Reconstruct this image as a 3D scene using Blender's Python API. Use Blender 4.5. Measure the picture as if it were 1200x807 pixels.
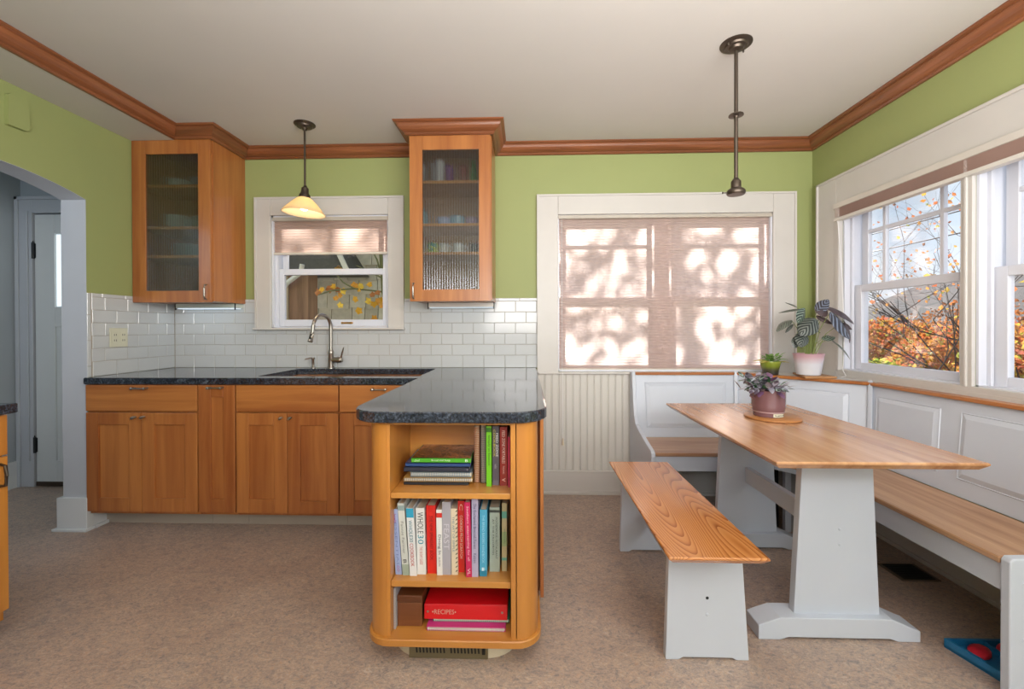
import bpy, math, random
from mathutils import Vector, Matrix
from mathutils.geometry import tessellate_polygon
random.seed(7)
for o in list(bpy.data.objects): bpy.data.objects.remove(o)
S = bpy.context.scene
COL = S.collection
PI = math.pi

# ------------------------------------------------------------------ camera
cam_d = bpy.data.cameras.new('camera'); cam = bpy.data.objects.new('camera', cam_d); COL.objects.link(cam)
yaw, pit, roll = 0.031765, 0.006103, -0.002685
cfw = Vector((-math.sin(yaw)*math.cos(pit), math.cos(yaw)*math.cos(pit), -math.sin(pit)))
r0 = cfw.cross(Vector((0, 0, 1))).normalized(); u0 = r0.cross(cfw)
cr = math.cos(roll)*r0 + math.sin(roll)*u0; cu = -math.sin(roll)*r0 + math.cos(roll)*u0
cam.matrix_world = Matrix(((cr.x, cu.x, -cfw.x, 2.6233), (cr.y, cu.y, -cfw.y, -3.1418), (cr.z, cu.z, -cfw.z, 1.1994), (0, 0, 0, 1)))
cam_d.sensor_width = 36; cam_d.lens = 505.24*36/1200; cam_d.shift_y = -15.79/1200; cam_d.clip_start = .05; cam_d.clip_end = 200
S.camera = cam

# ------------------------------------------------------------------ light
def lin(h):
    h = h.lstrip('#'); r = []
    for i in (0, 2, 4):
        c = int(h[i:i+2], 16)/255; r.append(c/12.92 if c <= .04045 else ((c+.055)/1.055)**2.4)
    return (r[0], r[1], r[2], 1)
W = bpy.data.worlds.new('sky'); S.world = W; W.use_nodes = True
nt = W.node_tree; nt.nodes.clear()
tc = nt.nodes.new('ShaderNodeTexCoord'); sx = nt.nodes.new('ShaderNodeSeparateXYZ'); cr_ = nt.nodes.new('ShaderNodeValToRGB')
cr_.color_ramp.elements[0].position = 0.0; cr_.color_ramp.elements[0].color = lin('#e4ecf4')
cr_.color_ramp.elements[1].position = .6; cr_.color_ramp.elements[1].color = lin('#9cc0ea')
e = cr_.color_ramp.elements.new(.18); e.color = lin('#cfe0f2')
no = nt.nodes.new('ShaderNodeTexNoise'); no.inputs['Scale'].default_value = 3.5; no.inputs['Detail'].default_value = 5
cl = nt.nodes.new('ShaderNodeValToRGB'); cl.color_ramp.elements[0].position = .52; cl.color_ramp.elements[1].position = .7
mx = nt.nodes.new('ShaderNodeMix'); mx.data_type = 'RGBA'; mx.inputs[7].default_value = lin('#ffffff')
bg = nt.nodes.new('ShaderNodeBackground'); bg.inputs[1].default_value = .95
wo = nt.nodes.new('ShaderNodeOutputWorld'); L = nt.links.new
L(tc.outputs['Generated'], sx.inputs[0]); L(sx.outputs[2], cr_.inputs[0]); L(tc.outputs['Generated'], no.inputs[0]); L(no.outputs[0], cl.inputs[0])
L(cl.outputs[0], mx.inputs[0]); L(cr_.outputs[0], mx.inputs[6]); L(mx.outputs[2], bg.inputs[0]); L(bg.outputs[0], wo.inputs[0])
def light(kind, name, loc, power, color=(1, 1, 1), **k):
    d = bpy.data.lights.new(name, kind); d.energy = power; d.color = color
    for a, b in k.items(): setattr(d, a, b)
    o = bpy.data.objects.new(name, d); o.location = loc; COL.objects.link(o); return o
def aim(o, t): o.rotation_euler = (Vector(t)-o.location).to_track_quat('-Z', 'Y').to_euler()
sun = light('SUN', 'sun', (5, 12, 8), 13.0, (1, .95, .90), angle=.022); aim(sun, (5-.12, 12-1, 8-.5))
# added soft area fills without any fixture or window; the last is hall daylight
k1 = light('AREA', 'ceiling_bounce', (3.1, -4.3, 2.35), 32, (1, .955, .90), shape='RECTANGLE', size=3.2, size_y=1.6); aim(k1, (2.4, -1.0, .6))
k2 = light('AREA', 'low_bounce', (2.6, -5.2, 1.3), 21, (1, .97, .94), shape='RECTANGLE', size=3.4, size_y=1.8); aim(k2, (2.5, -1, 1.3))
k3 = light('AREA', 'window_daylight', (4.62, -3.3, 1.5), 26, (.84, .92, 1), shape='RECTANGLE', size=1.2, size_y=1.1); aim(k3, (2.0, -2.2, .7))  # added cool side fill; the wall has no window here
k5 = light('AREA', 'uplight', (3.2, -3.4, 1.6), 92, (1, .97, .955), shape='RECTANGLE', size=2.2, size_y=1.6); aim(k5, (3.1, -2.4, 3.2))  # added fill aimed upward to brighten the ceiling
k4 = light('AREA', 'hall_daylight', (-.7, -2.3, 1.9), 7, (.72, .86, 1), shape='RECTANGLE', size=.8, size_y=1.0); aim(k4, (-.9, -.3, 1.0))
S.view_settings.view_transform = 'Standard'; S.view_settings.look = 'None'; S.view_settings.gamma = 1; S.view_settings.use_curve_mapping = False
S.view_settings.exposure = 0.4

# ------------------------------------------------------------------ materials
def newmat(name):
    m = bpy.data.materials.new(name); m.use_nodes = True; t = m.node_tree; b = t.nodes['Principled BSDF']; return m, t, b
def N(t, kind, **k):
    n = t.nodes.new(kind)
    for a, b in k.items(): setattr(n, a, b)
    return n
def ramp(t, stops):
    r = N(t, 'ShaderNodeValToRGB'); el = r.color_ramp.elements
    while len(el) < len(stops): el.new(.5)
    for e, (p, c) in zip(el, stops): e.position = p; e.color = lin(c) if isinstance(c, str) else c
    return r
def coord(t, sc, rnd=True):
    tc = N(t, 'ShaderNodeTexCoord'); mp = N(t, 'ShaderNodeMapping'); mp.inputs['Scale'].default_value = sc
    t.links.new(tc.outputs['Object'], mp.inputs[0])
    if rnd:
        oi = N(t, 'ShaderNodeObjectInfo'); ml = N(t, 'ShaderNodeMath', operation='MULTIPLY'); ml.inputs[1].default_value = 17.3
        t.links.new(oi.outputs['Random'], ml.inputs[0]); t.links.new(ml.outputs[0], mp.inputs['Location'])
    return mp.outputs[0]
def noise(t, vec, scale, detail=4, dist=0, rough=.5):
    n = N(t, 'ShaderNodeTexNoise'); n.inputs['Scale'].default_value = scale; n.inputs['Detail'].default_value = detail
    n.inputs['Distortion'].default_value = dist; n.inputs['Roughness'].default_value = rough
    t.links.new(vec, n.inputs['Vector']); return n.outputs['Fac']
def bump(t, b, h, s=.1, d=.01):
    n = N(t, 'ShaderNodeBump'); n.inputs['Strength'].default_value = s; n.inputs['Distance'].default_value = d
    t.links.new(h, n.inputs['Height']); t.links.new(n.outputs[0], b.inputs['Normal'])
MC = {}
def paint(c, rough=.5, metal=0, var=.04, coat=0, scale=6):
    key = (c, rough, metal, var, coat, scale)
    if key in MC: return MC[key]
    m, t, b = newmat('paint_'+c.strip('#')); b.inputs['Roughness'].default_value = rough; b.inputs['Metallic'].default_value = metal
    if coat: b.inputs['Coat Weight'].default_value = coat; b.inputs['Coat Roughness'].default_value = .1
    v = coord(t, (1, 1, 1)); f = noise(t, v, scale, 5)
    base = lin(c); lo = [x*(1-var) for x in base[:3]]+[1]; hi = [min(1, x*(1+var)) for x in base[:3]]+[1]
    r = ramp(t, [(.3, lo), (.7, hi)]); t.links.new(f, r.inputs[0]); t.links.new(r.outputs[0], b.inputs['Base Color'])
    MC[key] = m; return m
def wood(c1, c2, axis='z', rough=.35, scale=1., rings=0, coat=.15, c3=None):
    key = ('w', c1, c2, axis, rough, scale, rings, coat, c3)
    if key in MC: return MC[key]
    m, t, b = newmat('wood_'+axis); b.inputs['Roughness'].default_value = rough
    b.inputs['Coat Weight'].default_value = coat; b.inputs['Coat Roughness'].default_value = .15
    s = {'x': (.06, 1, 1), 'y': (1, .06, 1), 'z': (1, 1, .06)}[axis]
    v = coord(t, tuple(k*scale for k in s))
    f = noise(t, v, 22, 6, .6, .6); big = noise(t, v, 5, 3, .4)
    if rings:
        v2 = coord(t, tuple(k*scale*(2.2 if k < 1 else 1) for k in s)); bn = noise(t, v2, 3.2, 1.5, .3, .35)
        mu = N(t, 'ShaderNodeMath', operation='MULTIPLY'); mu.inputs[1].default_value = rings; t.links.new(bn, mu.inputs[0])
        fr = N(t, 'ShaderNodeMath', operation='FRACT'); t.links.new(mu.outputs[0], fr.inputs[0])
        pw = N(t, 'ShaderNodeMath', operation='POWER'); pw.inputs[1].default_value = 2.2; t.links.new(fr.outputs[0], pw.inputs[0])
        mm = N(t, 'ShaderNodeMath', operation='MULTIPLY_ADD'); mm.inputs[1].default_value = .65
        t.links.new(pw.outputs[0], mm.inputs[0]); h = N(t, 'ShaderNodeMath', operation='MULTIPLY'); h.inputs[1].default_value = .45
        t.links.new(f, h.inputs[0]); t.links.new(h.outputs[0], mm.inputs[2]); fac = mm.outputs[0]
    else:
        mm = N(t, 'ShaderNodeMix'); mm.inputs[0].default_value = .5; t.links.new(f, mm.inputs[2]); t.links.new(big, mm.inputs[3]); fac = mm.outputs[0]
    stops = [(.37, c1), (.63, c2)] if not c3 else [(.2, c1), (.5, c3), (.85, c2)]
    r = ramp(t, stops); t.links.new(fac, r.inputs[0]); t.links.new(r.outputs[0], b.inputs['Base Color'])
    bump(t, b, f, .06, .002); MC[key] = m; return m
def emis(c, s):
    m, t, b = newmat('glow'); b.inputs['Emission Color'].default_value = lin(c); b.inputs['Emission Strength'].default_value = s
    b.inputs['Base Color'].default_value = lin(c); return m
def glass(tint='#ffffff', refl=.02, fk=.6, rough=0.0, alpha=1.0):
    m = bpy.data.materials.new('glass'); m.use_nodes = True; t = m.node_tree; t.nodes.clear()
    tr = N(t, 'ShaderNodeBsdfTransparent'); tr.inputs[0].default_value = lin(tint); gl = N(t, 'ShaderNodeBsdfGlossy'); gl.inputs['Roughness'].default_value = rough
    lw = N(t, 'ShaderNodeLayerWeight'); lw.inputs[0].default_value = .25; mu = N(t, 'ShaderNodeMath', operation='MULTIPLY_ADD'); mu.inputs[1].default_value = fk; mu.inputs[2].default_value = refl
    mx = N(t, 'ShaderNodeMixShader'); o = N(t, 'ShaderNodeOutputMaterial')
    t.links.new(lw.outputs['Fresnel'], mu.inputs[0]); t.links.new(mu.outputs[0], mx.inputs[0]); t.links.new(tr.outputs[0], mx.inputs[1]); t.links.new(gl.outputs[0], mx.inputs[2]); t.links.new(mx.outputs[0], o.inputs[0])
    return m
def translucent(c, k=.5, rough=.9, gloss=0.0, tc=None):
    m = bpy.data.materials.new('translucent'); m.use_nodes = True; t = m.node_tree; t.nodes.clear()
    d = N(t, 'ShaderNodeBsdfDiffuse'); d.inputs[0].default_value = lin(c); tr = N(t, 'ShaderNodeBsdfTranslucent'); tr.inputs[0].default_value = lin(tc or c)
    v = coord(t, (.6, 1, 30), False); f = noise(t, v, 12, 4); r = ramp(t, [(.3, [x*.9 for x in lin(c)[:3]]+[1]), (.7, c)]); t.links.new(f, r.inputs[0]); t.links.new(r.outputs[0], d.inputs[0])
    mx = N(t, 'ShaderNodeMixShader'); mx.inputs[0].default_value = k; o = N(t, 'ShaderNodeOutputMaterial')
    t.links.new(d.outputs[0], mx.inputs[1]); t.links.new(tr.outputs[0], mx.inputs[2]); out = mx.outputs[0]
    if gloss:
        g = N(t, 'ShaderNodeBsdfGlossy'); g.inputs['Roughness'].default_value = .15; m2 = N(t, 'ShaderNodeMixShader'); m2.inputs[0].default_value = gloss
        t.links.new(out, m2.inputs[1]); t.links.new(g.outputs[0], m2.inputs[2]); out = m2.outputs[0]
    t.links.new(out, o.inputs[0]); return m
def island(stops, rough=.7, tr=.3):
    m, t, b = newmat('leaves'); g = N(t, 'ShaderNodeNewGeometry'); r = ramp(t, stops)
    t.links.new(g.outputs['Random Per Island'], r.inputs[0]); t.links.new(r.outputs[0], b.inputs['Base Color']); b.inputs['Roughness'].default_value = rough
    if tr:
        tl = N(t, 'ShaderNodeBsdfTranslucent'); t.links.new(r.outputs[0], tl.inputs[0]); mx = N(t, 'ShaderNodeMixShader'); mx.inputs[0].default_value = tr
        o = t.nodes['Material Output']; t.links.new(b.outputs[0], mx.inputs[1]); t.links.new(tl.outputs[0], mx.inputs[2]); t.links.new(mx.outputs[0], o.inputs[0])
    return m
M = {}
M['green'] = paint('#97a067', .6, var=.02, scale=2)
M['ceil'] = paint('#cac6c1', .7, var=.02, scale=2)
M['trim'] = paint('#c9c6c1', .4, var=.02)
M['sash'] = paint('#d6d9e2', .35, var=.015)
M['nook'] = paint('#c6cdd8', .4, var=.025, scale=3)
M['hallp'] = paint('#a3aab0', .6, var=.03, scale=2)
M['jamb'] = paint('#b4b8bf', .5, var=.02)
M['base'] = paint('#cfd3d5', .45, var=.02)
M['cab'] = wood('#92532a', '#b6763e', 'z', .32, 1.0, 0, .25)
M['cabx'] = wood('#92532a', '#b97a40', 'x', .32, 1.0, 0, .25)
M['caby'] = wood('#92532a', '#b6763e', 'y', .32, 1.0, 0, .25)
M['book'] = wood('#b07030', '#c8883e', 'z', .32, .8, 0, .3)
M['bookx'] = wood('#b47432', '#cc9044', 'x', .32, .8, 0, .3)
M['crownx'] = wood('#63371f', '#945a38', 'x', .35, 1.1, 0, .25)
M['crowny'] = wood('#63371f', '#945a38', 'y', .35, 1.1, 0, .25)
M['topy'] = wood('#a3704a', '#cfa278', 'y', .22, 1.5, 0, .4)
M['benchy'] = wood('#d29052', '#965424', 'y', .25, 1.2, 52, .4, '#c27c40')
M['seatx'] = wood('#9a7052', '#c6a07e', 'x', .35, 1.6, 0, .2)
M['seaty'] = wood('#9a6e4c', '#c69e78', 'y', .35, 1.6, 0, .2)
M['capx'] = wood('#b97840', '#96582c', 'x', .35)
M['dark_wood'] = wood('#5a3018', '#7c4a2a', 'x', .4)
M['inside'] = wood('#8a6236', '#a67c48', 'x', .5, .8, 0, 0)
M['nickel'] = paint('#a9a49c', .28, 1.0)
M['chrome'] = paint('#cfcfd2', .14, 1.0, coat=0)
M['bronze'] = paint('#5b5148', .38, .85)
M['brass'] = paint('#b8904a', .3, 1.0)
M['black'] = paint('#141414', .4)
M['iron'] = paint('#25282c', .45, .4)
M['cream'] = paint('#d4c8ae', .45)
M['steel'] = paint('#b9bdc2', .25, .9)
M['plate'] = paint('#cfceb8', .35)
M['tile'] = paint('#c0c3c4', .12, var=.03, scale=1.5)
M['grout'] = paint('#a59d92', .9)
M['white'] = paint('#e6e6e6', .5)
M['paper'] = paint('#d8ccb4', .8)
M['glass'] = glass(refl=.01, fk=.3)
def mk_floor():
    m, t, b = newmat('linoleum'); v = coord(t, (1, 1.7, 1), False); vb = coord(t, (1, 1, 1), False)
    a = noise(t, v, 26, 8, 2.6, .72); c = noise(t, vb, 75, 6, 1.2, .75); d = noise(t, vb, 2.2, 3, .4, .6); e = noise(t, v, 12, 6, 2.0, .7)
    r1 = ramp(t, [(.40, '#787478'), (.46, '#a29288'), (.51, '#bcaca0'), (.55, '#be9474'), (.60, '#cec2b6')])
    r2 = ramp(t, [(.40, '#6e6c76'), (.47, '#a8998f'), (.54, '#ccbeb2'), (.61, '#b98658')])
    r3 = ramp(t, [(.42, '#8c8482'), (.5, '#b6a498'), (.58, '#bfa894')])
    m1 = N(t, 'ShaderNodeMix', data_type='RGBA'); m1.inputs[0].default_value = .36; m2 = N(t, 'ShaderNodeMix', data_type='RGBA'); m2.inputs[0].default_value = .25
    m3 = N(t, 'ShaderNodeMix', data_type='RGBA', blend_type='MULTIPLY'); m3.inputs[0].default_value = .5; rd = ramp(t, [(.38, '#dcd4d0'), (.62, '#fffdf8')])
    for f, r in ((a, r1), (c, r2), (e, r3), (d, rd)): t.links.new(f, r.inputs[0])
    t.links.new(r1.outputs[0], m1.inputs[6]); t.links.new(r2.outputs[0], m1.inputs[7]); t.links.new(m1.outputs[2], m2.inputs[6]); t.links.new(r3.outputs[0], m2.inputs[7])
    t.links.new(m2.outputs[2], m3.inputs[6]); t.links.new(rd.outputs[0], m3.inputs[7]); t.links.new(m3.outputs[2], b.inputs['Base Color'])
    rr = N(t, 'ShaderNodeMath', operation='MULTIPLY_ADD'); rr.inputs[1].default_value = .2; rr.inputs[2].default_value = .36; t.links.new(d, rr.inputs[0]); t.links.new(rr.outputs[0], b.inputs['Roughness'])
    bump(t, b, a, .06, .002); return m
M['floor'] = mk_floor()
def mk_granite():
    m, t, b = newmat('granite'); v = coord(t, (1, 1, 1), False); a = noise(t, v, 120, 5, 0, .7); c = noise(t, v, 26, 5, .5, .7)
    r = ramp(t, [(.38, '#16191e'), (.52, '#2c323b'), (.62, '#525b68'), (.74, '#8a939e')]); mm = N(t, 'ShaderNodeMix'); mm.inputs[0].default_value = .4
    t.links.new(a, mm.inputs[2]); t.links.new(c, mm.inputs[3]); t.links.new(mm.outputs[0], r.inputs[0]); t.links.new(r.outputs[0], b.inputs['Base Color'])
    b.inputs['Roughness'].default_value = .09; b.inputs['IOR'].default_value = 1.7; return m
M['granite'] = mk_granite()
M['reeded'] = glass('#d4d6d2', .07, rough=.16)
t_ = M['reeded'].node_tree; gb = N(t_, 'ShaderNodeBsdfGlass'); gb.inputs['IOR'].default_value = 1.4; gb.inputs['Roughness'].default_value = .02; m2_ = N(t_, 'ShaderNodeMixShader'); m2_.inputs[0].default_value = .22
o_ = [n for n in t_.nodes if n.type == 'OUTPUT_MATERIAL'][0]; src = o_.inputs[0].links[0].from_socket; t_.links.new(src, m2_.inputs[1]); t_.links.new(gb.outputs[0], m2_.inputs[2]); t_.links.new(m2_.outputs[0], o_.inputs[0])
M['shade'] = translucent('#ddcbc2', .74, tc='#eedcd4')
M['shade2'] = translucent('#cdb3a7', .5, tc='#dcc2b4')

# ------------------------------------------------------------------ mesh builder
class MB:
    def __init__(s): s.v = []; s.f = []
    def add(s, vs, fs):
        n = len(s.v); s.v += [Vector(v) for v in vs]; s.f += [tuple(i+n for i in f) for f in fs]; return s
    def box(s, x0, x1, y0, y1, z0, z1):
        x0, x1 = sorted((x0, x1)); y0, y1 = sorted((y0, y1)); z0, z1 = sorted((z0, z1))
        return s.add([(x0, y0, z0), (x1, y0, z0), (x1, y1, z0), (x0, y1, z0), (x0, y0, z1), (x1, y0, z1), (x1, y1, z1), (x0, y1, z1)],
                     [(0, 3, 2, 1), (4, 5, 6, 7), (0, 1, 5, 4), (1, 2, 6, 5), (2, 3, 7, 6), (3, 0, 4, 7)])
    def hexa(s, b, t):   # b,t: four points each
        return s.add(list(b)+list(t), [(0, 3, 2, 1), (4, 5, 6, 7), (0, 1, 5, 4), (1, 2, 6, 5), (2, 3, 7, 6), (3, 0, 4, 7)])
    def prism(s, poly, ax, a, b):  # poly in the two other axes, extruded along ax
        def P(u, v, w): return {'x': (w, u, v), 'y': (u, w, v), 'z': (u, v, w)}[ax]
        n = len(poly); tri = tessellate_polygon([[Vector((u, v, 0)) for u, v in poly]])
        vs = [P(u, v, a) for u, v in poly]+[P(u, v, b) for u, v in poly]
        fs = [(i, (i+1) % n, (i+1) % n+n, i+n) for i in range(n)]+[tuple(t) for t in tri]+[tuple(i+n for i in t) for t in tri]
        return s.add(vs, fs)
    def lathe(s, prof, c=(0, 0, 0), n=24, ax=Vector((0, 0, 1))):
        ax = Vector(ax).normalized(); q = ax.to_track_quat('Z', 'Y'); c = Vector(c); vs = []; fs = []
        for r, z in prof:
            for i in range(n):
                a = 2*PI*i/n; vs.append(c+q @ Vector((r*math.cos(a), r*math.sin(a), z)))
        m = len(prof)
        for j in range(m-1):
            for i in range(n): fs.append((j*n+i, j*n+(i+1) % n, (j+1)*n+(i+1) % n, (j+1)*n+i))
        if prof[0][0] > 1e-6: fs.append(tuple(range(n))[::-1])
        if prof[-1][0] > 1e-6: fs.append(tuple((m-1)*n+i for i in range(n)))
        return s.add(vs, fs)
    def cyl(s, a, b, r0, r1=None, n=16):
        a = Vector(a); b = Vector(b); return s.lathe([(r0, 0), (r0 if r1 is None else r1, (b-a).length)], a, n, b-a)
    def tube(s, pts, r, n=8):
        pts = [Vector(p) for p in pts]; rs = r if isinstance(r, (list, tuple)) else [r]*len(pts); vs = []; fs = []
        up = Vector((.13, .21, .97))
        for i, p in enumerate(pts):
            d = (pts[min(i+1, len(pts)-1)]-pts[max(i-1, 0)]).normalized()
            a = d.cross(up)
            if a.length < 1e-3: a = d.cross(Vector((1, 0, 0)))
            a.normalize(); b = d.cross(a)
            for k in range(n):
                t = 2*PI*k/n; vs.append(p+(a*math.cos(t)+b*math.sin(t))*rs[i])
        for j in range(len(pts)-1):
            for k in range(n): fs.append((j*n+k, j*n+(k+1) % n, (j+1)*n+(k+1) % n, (j+1)*n+k))
        fs += [tuple(range(n))[::-1], tuple((len(pts)-1)*n+k for k in range(n))]
        return s.add(vs, fs)
    def xf(s, m, start=0):
        for i in range(start, len(s.v)): s.v[i] = m @ s.v[i]
        return s
ORG = {}
def link(name, me, mat, parent=None, base=None, smooth=False, bev=0, seg=2):
    o = bpy.data.objects.new(name, me); COL.objects.link(o)
    me.materials.append(mat) if mat and not me.materials else None
    if smooth:
        for p in me.polygons: p.use_smooth = True
    if bev:
        md = o.modifiers.new('bevel', 'BEVEL'); md.width = bev; md.segments = seg; md.limit_method = 'ANGLE'; md.angle_limit = .6
    if parent: o.parent = parent
    return o
def build(name, mb, mat, parent=None, smooth=False, bev=0, seg=2, uv=None):
    if parent: org = ORG[parent.name]
    else:
        xs = [v.x for v in mb.v]; ys = [v.y for v in mb.v]; zs = [v.z for v in mb.v]
        org = Vector(((min(xs)+max(xs))/2, (min(ys)+max(ys))/2, min(zs)))
    me = bpy.data.meshes.new(name); me.from_pydata([tuple(v-org) for v in mb.v], [], mb.f)
    if smooth == 'auto':
        pass
    me.update(); fix(me)
    o = link(name, me, mat, parent, smooth=bool(smooth), bev=bev, seg=seg)
    if smooth: 
        try: me.set_sharp_from_angle(angle=.7)
        except Exception: pass
    if not parent: o.location = org
    ORG[o.name] = org
    return o
import bmesh
def fix(me):
    b = bmesh.new(); b.from_mesh(me); bmesh.ops.recalc_face_normals(b, faces=b.faces); b.to_mesh(me); b.free()
def tag(o, label=None, cat=None, group=None, kind=None):
    if label: o['label'] = label
    if cat: o['category'] = cat
    if group: o['group'] = group
    if kind: o['kind'] = kind
    return o
def thing(name, loc, label, cat, group=None):
    o = bpy.data.objects.new(name, None); COL.objects.link(o); o.location = loc; o.empty_display_size = .05
    ORG[o.name] = Vector(loc); return tag(o, label, cat, group)
def struct(name, mb, mat, label=None, cat='room', **k):
    o = build(name, mb, mat, **k)
    if not o.parent: tag(o, label or name.replace('_', ' '), cat, kind='structure')
    return o
def sroot(name, loc, label, cat):
    o = thing(name, loc, label, cat); o['kind'] = 'structure'; return o
def dup(root, loc, label=None, group=None, rz=0):
    r = root.copy(); COL.objects.link(r); r.location = loc; r.rotation_euler = (0, 0, rz)
    if label: r['label'] = label
    if group: r['group'] = group
    for ch in list(root.children):
        c = ch.copy(); COL.objects.link(c); c.parent = r
        for g in ch.children:
            d = g.copy(); COL.objects.link(d); d.parent = c
    return r
def text(body, parent, c, rt, up, w, h, mat, name='lettering', label=None):
    cu = bpy.data.curves.new('t', 'FONT'); cu.body = body; cu.size = 1; cu.resolution_u = 2
    o = bpy.data.objects.new('t', cu); me = bpy.data.meshes.new_from_object(o); bpy.data.objects.remove(o)
    xs = [v.co.x for v in me.vertices]; ys = [v.co.y for v in me.vertices]
    x0, x1, y0, y1 = min(xs), max(xs), min(ys), max(ys); c = Vector(c); rt = Vector(rt).normalized(); up = Vector(up).normalized(); org = ORG[parent.name]
    for v in me.vertices: 
        a = ((v.co.x-x0)/(x1-x0)-.5)*w; b = ((v.co.y-y0)/(y1-y0)-.5)*h; v.co = c+rt*a+up*b-org
    r = link(name, me, mat, parent)
    if label: r['label'] = label
    return r
def slab(outer, holes, z0, z1, ch=.004, chb=None):
    """flat slab with chamfered outer edge and optional holes (polygons in xy)"""
    mb = MB(); chb = ch if chb is None else chb
    def inset(poly, d):
        n = len(poly); out = []
        area = sum(poly[i][0]*poly[(i+1) % n][1]-poly[(i+1) % n][0]*poly[i][1] for i in range(n)); sg = 1 if area > 0 else -1
        for i in range(n):
            p = Vector(poly[i]); a = Vector(poly[i-1]); b = Vector(poly[(i+1) % n]); e1 = (p-a).normalized(); e2 = (b-p).normalized()
            n1 = Vector((-e1.y, e1.x))*sg; n2 = Vector((-e2.y, e2.x))*sg; m = (n1+n2); m = m/max(m.length_squared/2, .3); out.append(tuple(p+m*d))
        return out
    lv = [(z0, chb), (z0+chb, 0), (z1-ch, 0), (z1, ch)]
    n = len(outer); loops = [[(x, y, z) for x, y in inset(outer, d)] for z, d in lv]
    vs = [p for l in loops for p in l]; fs = []
    for j in range(3):
        for i in range(n): fs.append((j*n+i, j*n+(i+1) % n, (j+1)*n+(i+1) % n, (j+1)*n+i))
    mb.add(vs, fs)
    for zz, lp in ((z1, loops[3]), (z0, loops[0])):
        polys = [[Vector((x, y, 0)) for x, y, _ in lp]]+[[Vector((x, y, 0)) for x, y in h] for h in holes]
        flat = [v for p in polys for v in p]; tri = tessellate_polygon(polys)
        mb.add([(v.x, v.y, zz) for v in flat], [tuple(t) for t in tri])
    for h in holes:
        k = len(h); mb.add([(x, y, z0) for x, y in h]+[(x, y, z1) for x, y in h], [(i, (i+1) % k, (i+1) % k+k, i+k) for i in range(k)])
    return mb
def arc(cx, cy, r, a0, a1, n=8): return [(cx+r*math.cos(math.radians(a0+(a1-a0)*i/n)), cy+r*math.sin(math.radians(a0+(a1-a0)*i/n))) for i in range(n+1)]
def rrect(x0, x1, y0, y1, r, n=5): return arc(x1-r, y0+r, r, -90, 0, n)+arc(x1-r, y1-r, r, 0, 90, n)+arc(x0+r, y1-r, r, 90, 180, n)+arc(x0+r, y0+r, r, 180, 270, n)

# ------------------------------------------------------------------ room shell
RX = 4.665; ZC = 2.526; YB = -6.4
struct('floor', MB().box(-1.4, RX+.15, YB, .15, -.05, 0), M['floor'], 'mottled tan linoleum floor')
struct('ceiling', MB().box(-1.4, RX+.15, YB, .15, ZC, ZC+.1), M['ceil'], 'smooth warm grey ceiling')
# back wall with the two window openings
W1 = (.744, 1.620, 1.205, 2.036); W2 = (2.855, 4.385, .885, 2.02)
mb = MB()
for x0, x1, z0, z1 in [(-.15, W1[0], 0, ZC), (W1[1], W2[0], 0, ZC), (W2[1], RX+.15, 0, ZC), (W1[0], W1[1], 0, W1[2]), (W1[0], W1[1], W1[3], ZC), (W2[0], W2[1], 0, W2[2]), (W2[0], W2[1], W2[3], ZC)]:
    mb.box(x0, x1, 0, .15, z0, z1)
wb = struct('wall_back', mb, M['green'], 'green painted back wall')
WR = [(-1.065, -.30), (-1.885, -1.12)]; WRZ = (.925, 2.0)
mb = MB().box(RX, RX+.15, YB, WR[1][0], 0, ZC).box(RX, RX+.15, WR[1][1], WR[0][0], 0, ZC).box(RX, RX+.15, WR[0][1], 0, 0, ZC)
for a, b in WR: mb.box(RX, RX+.15, a, b, 0, WRZ[0]).box(RX, RX+.15, a, b, WRZ[1], ZC)
wr = struct('wall_right', mb, M['green'], 'green painted right wall')
struct('wall_front', MB().box(-1.4, RX+.15, YB-.15, YB, 0, ZC), M['green'], 'green painted wall behind the camera')
# left wall with the arch
YJ = -.647; YA = -1.60
arcp = [(YJ+(YA-YJ)*i/16, 1.974+.075*math.sin(PI*i/16)**.85 if 0 < i < 16 else 1.974) for i in range(17)]
mb = MB().box(-.15, 0, YJ, 0, 0, ZC).box(-.15, 0, YB, YA, 0, ZC)
mb.prism([(YJ, ZC)]+arcp+[(YA, ZC)], 'x', -.15, 0)
wl = struct('wall_left', mb, M['green'], 'green painted left wall with an arched opening')
mb = MB()
prof = [(YJ, 0)]+arcp+[(YA, 0)]
inn = [(YJ-.002, 0)]+[(YJ-.002 if i == 0 else YA+.002 if i == 16 else y, z-.002) for i, (y, z) in enumerate(arcp)]+[(YA+.002, 0)]
n = len(prof)
for i in range(n-1):
    mb.add([(-.151, *prof[i]), (-.151, *prof[i+1]), (-.151, *inn[i+1]), (-.151, *inn[i]), (.002, *prof[i]), (.002, *prof[i+1]), (.002, *inn[i+1]), (.002, *inn[i])],
           [(0, 1, 2, 3), (7, 6, 5, 4), (3, 2, 6, 7), (0, 4, 5, 1)])
struct('trim_1', mb, M['jamb'], 'pale grey plaster lining of the arched opening')
for nm, y0, y1 in (('baseboard_jamb', YJ-.022, YJ+.06),):
    mb = MB().box(-.172, .014, YJ-.022, YJ+.02, 0, .197).box(-.19, .024, YJ-.036, YJ+.02, 0, .016)
    struct(nm, mb, M['base'], 'tall white base block around the arch jamb', bev=.003)
struct('baseboard_left', MB().box(0, .014, YJ+.02, -.53, 0, .11).box(0, .028, YJ+.02, -.53, 0, .018), M['base'], 'low white baseboard beside the arch jamb')
# soffit along the left wall
struct('trim_2', MB().box(0, .30, YB, -.33, 2.455, ZC), M['ceil'], 'grey soffit along the left wall under the ceiling')
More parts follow.
